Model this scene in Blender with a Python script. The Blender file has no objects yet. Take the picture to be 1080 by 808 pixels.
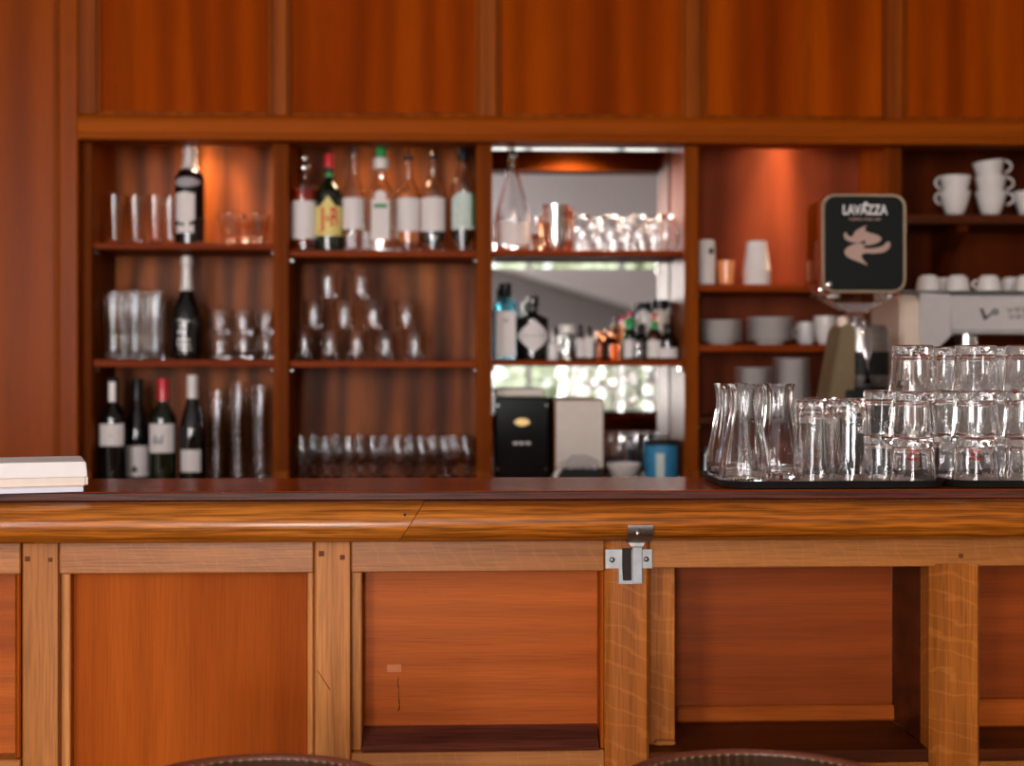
import bpy, bmesh, math, random
from mathutils import Vector, Matrix
random.seed(7)
R = math.radians
sc = bpy.context.scene
COL = sc.collection

# ------------------------------------------------------------------ camera
F, ZC, TH = 1500.0, 1.30, R(2.2)
SN, CS = math.sin(TH), math.cos(TH)
def dep(px, Y):
    return Y / (CS - (px - 540) / F * SN)
def WX(px, Y):
    t = dep(px, Y); u = (px - 540) / F
    return t * (SN + u * CS)
def WZ(py, Y, px=540):
    return ZC - (py - 390) / F * dep(px, Y)
def SC(px, Y):
    return F / dep(px, Y)

cam = bpy.data.cameras.new('camera')
co = bpy.data.objects.new('camera', cam); COL.objects.link(co)
co.location = (0, 0, ZC); co.rotation_euler = (R(90), 0, -TH)
cam.sensor_width = 36; cam.lens = F / 1080 * 36
cam.shift_y = -14 / 1080
cam.dof.use_dof = True; cam.dof.focus_distance = 2.33; cam.dof.aperture_fstop = 2.7
cam.clip_start = 0.05
sc.camera = co

# ------------------------------------------------------------------ materials
def newmat(name):
    m = bpy.data.materials.new(name); m.use_nodes = True
    return m, m.node_tree, m.node_tree.nodes['Principled BSDF']
def N(nt, t, **kw):
    n = nt.nodes.new(t)
    for k, v in kw.items(): setattr(n, k, v)
    return n
def plain(name, col, rough=0.5, metal=0.0, coat=0.0, var=0.06, scale=40, bump=0.0, spec=0.5):
    m, nt, b = newmat(name)
    tc = N(nt, 'ShaderNodeTexCoord'); no = N(nt, 'ShaderNodeTexNoise')
    no.inputs['Scale'].default_value = scale; no.inputs['Detail'].default_value = 4
    nt.links.new(tc.outputs['Object'], no.inputs['Vector'])
    cr = N(nt, 'ShaderNodeValToRGB')
    cr.color_ramp.elements[0].position = 0.3; cr.color_ramp.elements[1].position = 0.7
    cr.color_ramp.elements[0].color = [c * (1 - var) for c in col] + [1]
    cr.color_ramp.elements[1].color = [min(1, c * (1 + var)) for c in col] + [1]
    nt.links.new(no.outputs['Fac'], cr.inputs['Fac'])
    nt.links.new(cr.outputs['Color'], b.inputs['Base Color'])
    b.inputs['Roughness'].default_value = rough; b.inputs['Metallic'].default_value = metal
    b.inputs['Coat Weight'].default_value = coat
    b.inputs['Specular IOR Level'].default_value = spec
    if bump:
        bp = N(nt, 'ShaderNodeBump'); bp.inputs['Strength'].default_value = bump; bp.inputs['Distance'].default_value = 0.002
        nt.links.new(no.outputs['Fac'], bp.inputs['Height']); nt.links.new(bp.outputs['Normal'], b.inputs['Normal'])
    return m
def glass(name, col=(1, 1, 1), ior=1.46, rough=0.0):
    m, nt, b = newmat(name)
    b.inputs['Base Color'].default_value = (*col, 1)
    b.inputs['Transmission Weight'].default_value = 1; b.inputs['Roughness'].default_value = rough
    b.inputs['IOR'].default_value = ior
    return m
def glow(name, col, s):
    m, nt, b = newmat(name)
    b.inputs['Base Color'].default_value = (*col, 1)
    b.inputs['Emission Color'].default_value = (*col, 1); b.inputs['Emission Strength'].default_value = s
    return m
def wood(name, dark, mid, light, axis='Z', rough=0.4, coat=0.25, wscale=5.0, wamt=0.35, pores=0.5, fleck=0.0, stretch=0.06, bump=0.25, coatr=0.22, spec=0.5, big=9):
    m, nt, b = newmat(name); L = nt.links.new
    tc = N(nt, 'ShaderNodeTexCoord'); oi = N(nt, 'ShaderNodeObjectInfo')
    off = N(nt, 'ShaderNodeVectorMath', operation='SCALE'); off.inputs[0].default_value = (7.3, 3.1, 5.7)
    L(oi.outputs['Random'], off.inputs['Scale'])
    add = N(nt, 'ShaderNodeVectorMath', operation='ADD')
    L(tc.outputs['Object'], add.inputs[0]); L(off.outputs[0], add.inputs[1])
    mp = N(nt, 'ShaderNodeMapping')
    mp.inputs['Scale'].default_value = (1, 1, stretch) if axis == 'Z' else (stretch, 1, 1)
    L(add.outputs[0], mp.inputs['Vector'])
    n1 = N(nt, 'ShaderNodeTexNoise'); n1.inputs['Scale'].default_value = big; n1.inputs['Detail'].default_value = 5; n1.inputs['Distortion'].default_value = 0.5
    L(mp.outputs[0], n1.inputs['Vector'])
    cr = N(nt, 'ShaderNodeValToRGB'); e = cr.color_ramp.elements
    e[0].position = 0.32; e[0].color = (*dark, 1); e[1].position = 0.68; e[1].color = (*light, 1)
    k = e.new(0.5); k.color = (*mid, 1)
    L(n1.outputs['Fac'], cr.inputs['Fac'])
    wv = N(nt, 'ShaderNodeTexWave', wave_type='BANDS', bands_direction='X' if axis == 'Z' else 'Z')
    wv.inputs['Scale'].default_value = wscale; wv.inputs['Distortion'].default_value = 7; wv.inputs['Detail'].default_value = 3
    wv.inputs['Detail Scale'].default_value = 1.2
    L(mp.outputs[0], wv.inputs['Vector'])
    wr = N(nt, 'ShaderNodeMapRange'); wr.inputs['To Min'].default_value = 1 - wamt; wr.inputs['To Max'].default_value = 1 + wamt * 0.35
    L(wv.outputs['Fac'], wr.inputs['Value'])
    mx = N(nt, 'ShaderNodeVectorMath', operation='SCALE')
    L(cr.outputs['Color'], mx.inputs[0]); L(wr.outputs[0], mx.inputs['Scale'])
    mp2 = N(nt, 'ShaderNodeMapping'); mp2.inputs['Scale'].default_value = (1, 1, .03) if axis == 'Z' else (.03, 1, 1)
    L(add.outputs[0], mp2.inputs['Vector'])
    n2 = N(nt, 'ShaderNodeTexNoise'); n2.inputs['Scale'].default_value = 330; n2.inputs['Detail'].default_value = 2
    L(mp2.outputs[0], n2.inputs['Vector'])
    pr = N(nt, 'ShaderNodeMapRange'); pr.inputs['From Min'].default_value = 0.36; pr.inputs['From Max'].default_value = 0.56
    pr.inputs['To Min'].default_value = 1 - pores; pr.inputs['To Max'].default_value = 1.0
    L(n2.outputs['Fac'], pr.inputs['Value'])
    mx2 = N(nt, 'ShaderNodeVectorMath', operation='SCALE')
    L(mx.outputs[0], mx2.inputs[0]); L(pr.outputs[0], mx2.inputs['Scale'])
    out = mx2.outputs[0]
    if fleck:
        w2 = N(nt, 'ShaderNodeTexWave', wave_type='BANDS', bands_direction='DIAGONAL')
        mp3 = N(nt, 'ShaderNodeMapping'); mp3.inputs['Scale'].default_value = (.35, .35, 1) if axis == 'Z' else (1, .35, .5)
        L(add.outputs[0], mp3.inputs['Vector']); L(mp3.outputs[0], w2.inputs['Vector'])
        w2.inputs['Scale'].default_value = 19; w2.inputs['Distortion'].default_value = 6; w2.inputs['Detail'].default_value = 2; w2.inputs['Detail Scale'].default_value = 1.5
        fr = N(nt, 'ShaderNodeMapRange'); fr.inputs['From Min'].default_value = 0.90; fr.inputs['From Max'].default_value = 1.0; fr.inputs['To Max'].default_value = fleck
        L(w2.outputs['Fac'], fr.inputs['Value'])
        mc = N(nt, 'ShaderNodeMix', data_type='RGBA')
        L(fr.outputs[0], mc.inputs['Factor']); L(out, mc.inputs['A'])
        mc.inputs['B'].default_value = (min(1, light[0] * 1.5), min(1, light[1] * 1.6), min(1, light[2] * 1.8), 1)
        out = mc.outputs['Result']
    L(out, b.inputs['Base Color'])
    b.inputs['Specular IOR Level'].default_value = spec
    b.inputs['Roughness'].default_value = rough; b.inputs['Coat Weight'].default_value = coat; b.inputs['Coat Roughness'].default_value = coatr
    bp = N(nt, 'ShaderNodeBump'); bp.inputs['Strength'].default_value = bump; bp.inputs['Distance'].default_value = 0.0012
    L(n2.outputs['Fac'], bp.inputs['Height']); L(bp.outputs['Normal'], b.inputs['Normal'])
    return m

M = {}
# front counter: golden oak; back bar: red-brown mahogany stain
M['oak'] = wood('golden oak upright', (.36, .120, .024), (.46, .165, .040), (.54, .21, .056), 'Z', .42, 0, 7, .12, .24, spec=.17)
M['oak_fleck'] = wood('quarter sawn oak upright', (.29, .078, .008), (.38, .108, .014), (.46, .148, .026), 'Z', .34, 0, 7, .14, .28, fleck=.17, spec=.22)
M['oak_rail'] = wood('golden oak rail', (.26, .082, .014), (.34, .112, .022), (.41, .145, .034), 'X', .38, 0, 7, .12, .24, fleck=.10, spec=.26)
M['oak_nose'] = wood('honey oak edge', (.27, .066, .004), (.40, .108, .009), (.48, .150, .017), 'X', .27, .20, 24, .34, .45, stretch=.17, coatr=.13, spec=.2)
M['panel_up'] = wood('orange stained panel upright', (.265, .046, .002), (.31, .057, .003), (.355, .072, .005), 'Z', .5, 0, 5, .07, .13, spec=.05)
M['panel_flat'] = wood('orange stained panel flat', (.30, .058, .006), (.36, .075, .009), (.42, .095, .013), 'X', .42, 0, 7, .12, .16, spec=.10)
M['panel_shade'] = wood('orange stained panel shade tone', (.21, .036, .004), (.26, .047, .006), (.31, .060, .008), 'X', .42, 0, 7, .10, .14, spec=.14)  # orange panel copy with the recess shade put into its colour
M['lamplit'] = wood('red cedar back board', (.135, .025, .008), (.18, .036, .013), (.23, .050, .020), 'Z', .5, 0, 2.6, .16, .10, spec=.06, big=6)  # downlight glow of its bay is put into this board colour
M['dark_in'] = wood('dark inside wood', (.055, .010, .002), (.09, .017, .003), (.12, .024, .004), 'X', .45, 0, 6, .2, .3, spec=.10)  # dark wood of the recess sides and floors, plinth and some shelves
M['slab'] = wood('dark red counter slab', (.24, .033, .002), (.31, .047, .003), (.38, .062, .006), 'X', .18, 0, 5, .25, .3, spec=.10)
M['slab_edge'] = wood('worn purple slab edge', (.070, .016, .008), (.115, .028, .016), (.17, .050, .034), 'X', .45, 0, 14, .3, .5, spec=.18)
M['mahog'] = wood('mahogany panel', (.20, .0255, .0004), (.27, .038, .0005), (.34, .055, .0009), 'Z', .55, 0, 2.6, .20, .12, spec=.015, big=6)
M['mahog_rail'] = wood('mahogany rail', (.23, .040, .001), (.29, .056, .0018), (.35, .074, .003), 'X', .5, 0, 4, .18, .12, spec=.04)
M['mahog_post'] = wood('mahogany post', (.18, .033, .0012), (.24, .048, .002), (.30, .066, .0035), 'Z', .45, 0, 6, .18, .15, spec=.07)
M['mahog_side'] = wood('mahogany side board', (.19, .030, .0005), (.25, .044, .0008), (.31, .060, .0013), 'Z', .30, 0, 2.6, .14, .10, spec=.055, big=5)
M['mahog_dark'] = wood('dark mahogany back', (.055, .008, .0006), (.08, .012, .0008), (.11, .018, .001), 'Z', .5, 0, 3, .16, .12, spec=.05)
M['walnut'] = wood('brown veneer back board', (.115, .024, .004), (.235, .058, .011), (.37, .105, .024), 'Z', .42, 0, 3.2, .55, .15, stretch=.20, spec=.10, big=5)
M['shelf'] = wood('mahogany shelf board', (.15, .020, .001), (.21, .030, .002), (.27, .042, .003), 'X', .45, 0, 6, .2, .2, spec=.05)
M['dowel'] = plain('dark dowel end', (.13, .040, .014), .7, spec=.1)
M['joint'] = plain('dark open joint', (.012, .005, .003), .8)
M['plaster'] = plain('warm plaster', (.46, .40, .36), .9, bump=.1)
M['wallgrey'] = plain('grey painted plaster', (.50, .53, .58), .9, bump=.1)
M['ceil'] = plain('ceiling paint', (.70, .73, .79), .95)
M['floor'] = wood('floor boards', (.08, .035, .015), (.12, .055, .025), (.16, .08, .035), 'X', .5, .2, 4, .3, .3)
M['blind'] = plain('grey roller blind', (.36, .385, .42), .9, var=.04)
M['winframe'] = plain('painted window frame', (.42, .42, .42), .5)
M['steel'] = plain('brushed steel', (.30, .302, .32), .36, 1.0, var=.12, scale=60, bump=.05)
M['steel_dark'] = plain('worn dark steel', (.36, .335, .32), .34, 1.0, var=.2, scale=50)
M['chrome'] = plain('chrome', (.75, .72, .70), .12, 1.0, var=.03)
M['copper'] = plain('copper', (.75, .36, .20), .2, 1.0, var=.05)
M['screw'] = plain('old screw head', (.20, .17, .13), .45, 1.0)
M['glass'] = glass('clear glass')
M['hopper_clear'] = glass('clear thin plastic', (1, .98, .95), 1.12)
M['glass_aqua'] = glass('pale aqua glass', (.55, .85, .92))
M['glass_green'] = glass('green bottle glass', (.06, .20, .03))
M['glass_pale'] = glass('pale straw glass', (.93, .90, .70))
M['orange_glass'] = plain('orange frosted glass', (.85, .30, .10), .25, coat=.4)
def spiritmat(name, col):
    m = glass(name, col, 1.36); m.node_tree.nodes['Principled BSDF'].inputs['Transmission Weight'].default_value = .3; return m
M['liq_red'] = spiritmat('red brown spirit', (.50, .035, .010))
M['liq_amber'] = spiritmat('amber spirit', (.90, .24, .035))
M['liq_dark'] = plain('dark rum', (.012, .006, .004), .1, coat=.4)
M['liq_brown'] = glass('brown bitters', (.40, .14, .05), 1.36)
M['black_glass'] = plain('near black bottle glass', (.004, .004, .0035), .05, spec=.75, coat=0, var=.02)
M['green_black'] = plain('dark green bottle glass', (.005, .010, .003), .05, spec=.75, coat=0, var=.02)
M['blackp'] = plain('glossy black plastic', (.005, .005, .005), .14, spec=.25, coat=0, var=.02)
M['blackm'] = plain('matt black plastic', (.009, .009, .009), .55, spec=.25)
M['sign_black'] = plain('black sign face', (.006, .0075, .0075), .5, spec=.15, var=.03)
M['paper'] = plain('label paper', (.72, .66, .64), .75, var=.03)
M['paper_yel'] = plain('yellow label paper', (.75, .62, .20), .7, var=.03)
M['paper_green'] = plain('pale green label paper', (.55, .64, .58), .7, var=.10, scale=60)
M['ink'] = plain('black ink', (.03, .028, .03), .7)
M['ink_grey'] = plain('grey ink', (.35, .32, .33), .7)
M['ink_red'] = plain('red ink', (.62, .045, .03), .6)
M['ink_green'] = plain('green ink', (.05, .25, .07), .6)
M['ink_white'] = plain('white print', (.74, .70, .69), .6, var=.02)
M['ink_pink'] = plain('beige pink print', (.42, .27, .22), .6, var=.03)
M['gold'] = plain('gold foil', (.62, .42, .18), .35, .7)
M['cap_white'] = plain('white capsule', (.72, .66, .63), .4, coat=.2)
M['cap_red'] = plain('red capsule', (.58, .015, .025), .35, coat=.3)
M['cap_green'] = plain('green cap', (.02, .28, .07), .3, coat=.3)
M['cap_black'] = plain('black cap', (.008, .007, .008), .35, spec=.3)
M['foil'] = plain('silver foil', (.76, .71, .68), .42, .25, bump=.2)
M['chinaw'] = plain('white china', (.70, .65, .62), .28, coat=.4, var=.02)
M['cup_black'] = plain('black china glaze', (.015, .014, .014), .3, coat=.3)
M['papercup'] = plain('white paper cup', (.78, .72, .69), .6, var=.02)
M['plasticw'] = plain('white plastic', (.74, .70, .67), .35, var=.02)
M['cream'] = plain('cream enamel', (.66, .58, .50), .4, var=.03)
M['machine'] = plain('pale grey enamel', (.52, .48, .46), .4, var=.03)
M['machine_side'] = plain('cream side cheek', (.74, .58, .47), .45, var=.03)
M['olive'] = plain('olive beige metal', (.17, .115, .055), .45, .2)
M['bronze'] = plain('bronze rim', (.35, .27, .19), .3, .8)
M['tin_blue'] = plain('blue tin', (.03, .22, .42), .35, coat=.3, var=.2)
M['leather'] = plain('dark olive leather', (.022, .019, .008), .42, coat=.15, var=.2, scale=120, bump=.3)
M['piping'] = plain('brown leather piping', (.13, .030, .012), .4, coat=.2, var=.2, scale=120)
M['thread'] = plain('tan thread', (.30, .18, .08), .7)
M['napw'] = plain('white paper napkin', (.80, .75, .73), .85, var=.02)
M['napc'] = plain('cream paper napkin', (.76, .64, .56), .85, var=.03)
M['pad'] = plain('bluish white paper', (.66, .67, .76), .8, var=.02)
M['mat'] = plain('dark brown mat', (.055, .030, .026), .55, var=.15, bump=.1)
M['liner'] = plain('beige tray liner', (.55, .42, .35), .85, var=.12, scale=200)
M['hedge'] = plain('hedge leaves', (.48, .52, .36), .7, var=.6, scale=9)
M['lawn'] = plain('pale gravel', (.60, .58, .52), .9, var=.2, scale=20)
m, nt, b = newmat('mirror silver'); b.inputs['Metallic'].default_value = 1; b.inputs['Base Color'].default_value = (.86, .84, .83, 1); b.inputs['Roughness'].default_value = .015
M['mirror'] = m
M['bulb_hot'] = glow('lit bulb', (1, .78, .55), 30)
M['bulb'] = glow('warm lamp lens', (1, .72, .45), 9)

# ------------------------------------------------------------------ mesh helpers
def link(name, me, mat, parent=None):
    o = bpy.data.objects.new(name, me); COL.objects.link(o)
    if mat: me.materials.append(M[mat])
    if parent: o.parent = parent
    return o
def obj(name, bm, mat, parent=None, smooth=False, auto=None):
    bmesh.ops.recalc_face_normals(bm, faces=bm.faces)
    me = bpy.data.meshes.new(name); bm.to_mesh(me); bm.free()
    if smooth:
        for p in me.polygons: p.use_smooth = True
        if auto: me.set_sharp_from_angle(angle=R(auto))
    return link(name, me, mat, parent)
def tag(o, label=None, cat=None, group=None, kind=None):
    if label: o['label'] = label
    if cat: o['category'] = cat
    if group: o['group'] = group
    if kind: o['kind'] = kind
    return o
def empty(name, loc=(0, 0, 0), rz=0):
    o = bpy.data.objects.new(name, None); COL.objects.link(o); o.location = loc; o.rotation_euler = (0, 0, rz)
    o.empty_display_size = .05
    return o
def dup(o, parent=None):
    c = o.copy(); COL.objects.link(c)
    if parent:
        c.parent = parent; c.matrix_parent_inverse = o.matrix_parent_inverse.copy()
    for ch in list(o.children): dup(ch, c)
    return c
def B(bm, x0, x1, y0, y1, z0, z1, bev=0.0, seg=1):
    t = bmesh.new()
    bmesh.ops.create_cube(t, size=1)
    for v in t.verts:
        v.co = Vector(((x0 + x1) / 2 + v.co.x * (x1 - x0), (y0 + y1) / 2 + v.co.y * (y1 - y0), (z0 + z1) / 2 + v.co.z * (z1 - z0)))
    if bev: bmesh.ops.bevel(t, geom=t.edges[:], offset=bev, segments=seg, affect='EDGES', profile=.5)
    merge(bm, t); return bm
def merge(bm, t, mat=None):
    mp = {}
    for v in t.verts:
        mp[v] = bm.verts.new(mat @ v.co if mat else v.co)
    for f in t.faces:
        try: bm.faces.new([mp[v] for v in f.verts])
        except ValueError: pass
    t.free()
def box(name, mat, x0, x1, y0, y1, z0, z1, parent=None, bev=.0015, seg=1):
    bm = bmesh.new(); B(bm, x0, x1, y0, y1, z0, z1, bev, seg)
    return obj(name, bm, mat, parent)
def lathe(bm, pts, n=28, fl=None, ang=None, squash=1.0, cx=0, cy=0):
    """pts (r,z) from axis to axis (r=0 ends) or open ring; fl=(count, depth, z0, z1) flutes; squareness via ang"""
    rings = []
    for r, z in pts:
        if r < 1e-6: rings.append([bm.verts.new((cx, cy, z))]); continue
        ring = []
        for i in range(n):
            a = 2 * math.pi * i / n; rr = r
            if fl and fl[2] <= z <= fl[3]:
                rr = r * (1 - fl[1] * (0.5 - 0.5 * math.cos(fl[0] * a)))
            if ang: # superellipse: squared section
                c, s = abs(math.cos(a)), abs(math.sin(a)); rr = r / ((c ** ang + s ** ang) ** (1 / ang)) * 0.93
            ring.append(bm.verts.new((cx + rr * math.cos(a), cy + rr * math.sin(a) * squash, z)))
        rings.append(ring)
    for A, Bb in zip(rings, rings[1:]):
        for i in range(n):
            j = (i + 1) % n
            if len(A) == 1 and len(Bb) == 1: continue
            if len(A) == 1: bm.faces.new((A[0], Bb[i], Bb[j]))
            elif len(Bb) == 1: bm.faces.new((A[i], A[j], Bb[0]))
            else: bm.faces.new((A[i], A[j], Bb[j], Bb[i]))
    return bm
def lobj(name, mat, pts, parent=None, n=28, fl=None, ang=None, squash=1.0, auto=50):
    bm = bmesh.new(); lathe(bm, pts, n, fl, ang, squash)
    return obj(name, bm, mat, parent, True, auto)
def smoothp(pts, k=3, clampz=True):
    """Catmull-Rom resample of a profile"""
    out = []
    P = [pts[0]] + list(pts) + [pts[-1]]
    for i in range(1, len(P) - 2):
        p0, p1, p2, p3 = P[i - 1], P[i], P[i + 1], P[i + 2]
        for s in range(k):
            t = s / k
            q = (tuple(0.5 * (2 * p1[d] + (p2[d] - p0[d]) * t + (2 * p0[d] - 5 * p1[d] + 4 * p2[d] - p3[d]) * t * t + (3 * p1[d] - p0[d] - 3 * p2[d] + p3[d]) * t ** 3) for d in (0, 1)))
            out.append((q[0], min(max(q[1], min(p1[1], p2[1])), max(p1[1], p2[1]))) if clampz else q)
    out.append(pts[-1]); return out
def vessel(outer, wall, base):
    """closed shell from an outer profile (bottom to rim)"""
    inner = [(max(r - wall, .001), z) for r, z in outer if z > base + .002]
    r0 = inner[0][0] if inner else .01
    return [(0, outer[0][1])] + list(outer) + list(reversed(inner)) + [(r0 * .9, base), (0, base - .0005)]
def sector(bm, r, z0, z1, a0, a1, n=14, shape=None, squash=1.0, thick=.0004):
    """a label wrapped on a cylinder; angle 0 faces the camera side (-Y). shape(t)->(zlo,zhi) fractions"""
    cols = []
    for i in range(n + 1):
        t = i / n; a = a0 + (a1 - a0) * t
        lo, hi = shape(t) if shape else (0, 1)
        q = []
        for k in range(5):
            z = z0 + (z1 - z0) * (lo + (hi - lo) * k / 4)
            q.append([bm.verts.new((rr * math.sin(a), -rr * math.cos(a) * squash, z)) for rr in (r, r + thick)])
        cols.append(q)
    for A, Bb in zip(cols, cols[1:]):
        for k in range(4):
            for s in (0, 1):
                bm.faces.new((A[k][s], Bb[k][s], Bb[k + 1][s], A[k + 1][s]))
    return bm
def label(name, mat, r, z0, z1, half, parent, shape=None, squash=1.0, off=.0006, mid=0.0):
    bm = bmesh.new(); sector(bm, r + off, z0, z1, R(mid - half), R(mid + half), shape=shape, squash=squash)
    return obj(name, bm, mat, parent, True, 40)
def prism(bm, poly, y0, y1, axis='Y'):
    """extrude 2D poly (x,z) along y, or (y,z) along x"""
    P = (lambda a, c, t: (a, t, c)) if axis == 'Y' else (lambda a, c, t: (t, a, c)) if axis == 'X' else (lambda a, c, t: (a, c, t))
    A = [bm.verts.new(P(a, c, y0)) for a, c in poly]; Bv = [bm.verts.new(P(a, c, y1)) for a, c in poly]
    bm.faces.new(A); bm.faces.new(list(reversed(Bv)))
    n = len(poly)
    for i in range(n):
        j = (i + 1) % n
        bm.faces.new((A[i], A[j], Bv[j], Bv[i]))
    return bm
def tube(bm, path, r, n=10, closed=False, taper=None):
    path = [Vector(p) for p in path]; rings = []; up = Vector((0, 0, 1))
    m_ = len(path)
    for i, p in enumerate(path):
        a = path[(i - 1) % m_] if (closed or i) else p; c = path[(i + 1) % m_] if (closed or i < m_ - 1) else p
        d = (c - a).normalized(); u = d.cross(up)
        if u.length < 1e-4: u = d.cross(Vector((0, 1, 0)))
        u.normalize(); w = u.cross(d); rr = r if not taper else taper[i]
        rings.append([bm.verts.new(p + rr * (math.cos(2 * math.pi * k / n) * u + math.sin(2 * math.pi * k / n) * w)) for k in range(n)])
    for i in range(m_ if closed else m_ - 1):
        A, C = rings[i], rings[(i + 1) % m_]
        for k in range(n):
            bm.faces.new((A[k], A[(k + 1) % n], C[(k + 1) % n], C[k]))
    if not closed:
        bm.faces.new(rings[0]); bm.faces.new(rings[-1])
    return bm
def rrect(w, h, r, k=6):
    out = []
    for cx, cz, a0 in ((w / 2 - r, h / 2 - r, 0), (-w / 2 + r, h / 2 - r, 90), (-w / 2 + r, -h / 2 + r, 180), (w / 2 - r, -h / 2 + r, 270)):
        for i in range(k + 1):
            a = R(a0 + 90 * i / k); out.append((cx + r * math.cos(a), cz + r * math.sin(a)))
    return out
def text_bm(s, size, width=None):
    cu = bpy.data.curves.new('txt', 'FONT'); cu.body = s; cu.size = size; cu.align_x = 'CENTER'; cu.align_y = 'CENTER'
    cu.extrude = .0002; cu.offset = size * .022
    o = bpy.data.objects.new('txt', cu); COL.objects.link(o)
    bpy.context.view_layer.update()
    me = bpy.data.meshes.new_from_object(o.evaluated_get(bpy.context.evaluated_depsgraph_get()))
    bm = bmesh.new(); bm.from_mesh(me)
    bpy.data.objects.remove(o); bpy.data.curves.remove(cu); bpy.data.meshes.remove(me)
    if width:
        xs = [v.co.x for v in bm.verts]; k = width / (max(xs) - min(xs)); c = (max(xs) + min(xs)) / 2
        for v in bm.verts: v.co.x = (v.co.x - c) * k
    return bm
def flat_text(name, s, size, mat, parent, x, y, z, width=None):
    """text standing upright, facing -Y"""
    bm = text_bm(s, size, width)
    for v in bm.verts: v.co = Vector((x + v.co.x, y - v.co.z, z + v.co.y))
    return obj(name, bm, mat, parent)
def wrap_text(name, s, size, mat, parent, r, z, width=None, mid=0.0):
    bm = text_bm(s, size, width)
    bmesh.ops.triangulate(bm, faces=bm.faces)
    for v in bm.verts:
        a = v.co.x / r + mid; rr = r + .0012 + v.co.z
        v.co = Vector((rr * math.sin(a), -rr * math.cos(a), z + v.co.y))
    return obj(name, bm, mat, parent)
ORD = ['first', 'second', 'third', 'fourth', 'fifth', 'sixth', 'seventh', 'eighth', 'ninth', 'tenth', 'eleventh', 'twelfth', 'thirteenth', 'fourteenth']

# ------------------------------------------------------------------ the room
XL, XR, YN, YBK, ZT = -4.6, 4.6, -3.6, 4.60, 3.20
def S(o): return tag(o, kind='structure')
S(box('floor', 'floor', XL, XR, YN, YBK + .2, -.1, 0, bev=0))
S(box('ceiling', 'ceil', XL, XR, YN - .2, YBK + .2, ZT, ZT + .1, bev=0))
S(box('wall_left', 'plaster', XL - .15, XL, YN, YBK, 0, ZT, bev=0))
S(box('wall_right', 'plaster', XR, XR + .15, YN, YBK, 0, ZT, bev=0))
# window wall behind the camera: window 1 tall on the left, window 2 low glazed doors
W1 = (-3.7, -2.5, .90, 2.95); W3 = (-1.25, -.50, .25, 2.40); W2 = (-.2, 2.3, .12, 2.45)
bm = bmesh.new()
y0, y1 = YN - .2, YN
xp = XL
for w_ in (W1, W3, W2):
    B(bm, xp, w_[0], y0, y1, 0, ZT); B(bm, w_[0], w_[1], y0, y1, 0, w_[2]); B(bm, w_[0], w_[1], y0, y1, w_[3], ZT); xp = w_[1]
B(bm, xp, XR, y0, y1, 0, ZT)
S(obj('wall_front', bm, 'wallgrey'))
def window(name, w, nx, nz):
    x0, x1, z0, z1 = w; bm = bmesh.new(); t = .05
    for a, c in ((x0, x0 + t), (x1 - t, x1)): B(bm, a, c, YN - .15, YN - .08, z0, z1, .004)
    for a, c in ((z0, z0 + t), (z1 - t, z1)): B(bm, x0 + t, x1 - t, YN - .15, YN - .08, a, c, .004)
    for i in range(1, nx):
        c = x0 + (x1 - x0) * i / nx; B(bm, c - .025, c + .025, YN - .15, YN - .08, z0 + t, z1 - t, .004)
    for i in range(1, nz):
        c = z0 + (z1 - z0) * i / nz; B(bm, x0 + t, x1 - t, YN - .145, YN - .085, c - .015, c + .015, .003)
    o = S(obj(name, bm, 'winframe'))
    return o
window('window_1', W1, 2, 2)
window('window_3', W3, 1, 3)
w2 = window('window_2', W2, 3, 1)
BLZ = 1.46
tag(box('roller_blind', 'blind', W2[0] + .02, W2[1] - .02, YN - .055, YN - .05, BLZ, W2[3] - .03, bev=0), 'grey fabric roller blind drawn half down over the garden window', 'blind')
# sloping soffit seen in the bar mirror
bm = bmesh.new(); prism(bm, [(-.25, 2.37), (2.6, 1.52), (2.6, ZT - .002), (-.25, ZT - .002)], YN + .02, YN + .5)
S(obj('trim_1', bm, 'ceil'))
# unseen pendant lamps behind the camera, added for sparkle on the glass
def pendant(x, y, z, e, lab):
    t = empty('added_pendant_lamp', (x, y, z)); tag(t, lab, 'lamp', 'pendant lamps added for sparkle')
    lobj('lamp_shade', 'blackm', [(.012, .20), (.05, .185), (.12, .12), (.15, .03), (.147, .03), (.117, .115), (.048, .18), (.010, .195), (.012, .20)], t, 32)
    bm = bmesh.new(); tube(bm, [(0, 0, .195), (0, 0, ZT - z - .001)], .004, 8); obj('cord', bm, 'blackm', t)
    lobj('bulb', 'bulb_hot', smoothp([(0, -.005), (.03, .005), (.04, .035), (.025, .075), (.013, .10), (.013, .19), (0, .192)], 2), t, 20)
    l = bpy.data.lights.new('added_pendant_light', 'POINT'); l.energy = e; l.color = (1, .87, .76); l.shadow_soft_size = .045
    o = bpy.data.objects.new('added_pendant_light', l); COL.objects.link(o); o.location = (x, y, z - .055)
for x, y, lab in ((-1.7, -.9, 'added dark dome pendant lamp nearest the tall window'), (-.2, -1.6, 'added dark dome pendant lamp in the middle of the room'), (2.9, -.9, 'added dark dome pendant lamp opposite the espresso machine'), (-1.4, -2.6, 'added dark dome pendant lamp before the tall window')):
    pendant(x, y, 2.35, 11, lab)
# garden outside
tag(box('garden_ground', 'lawn', -8, 8, -14, YN - .25, -.2, -.05, bev=0), kind='structure')
bm = bmesh.new()
random.seed(3)
for i in range(150):
    t = bmesh.new(); bmesh.ops.create_icosphere(t, subdivisions=2, radius=random.uniform(.16, .34))
    for v in t.verts: v.co *= random.uniform(.85, 1.15)
    merge(bm, t, Matrix.Translation((random.uniform(.75, 6.0), -9.5 + random.uniform(-.5, .5), random.uniform(.15, 1.75))))
tag(obj('hedge', bm, 'hedge', None, True), 'leafy green garden hedge seen through the glazed window', 'hedge', kind='stuff')

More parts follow.
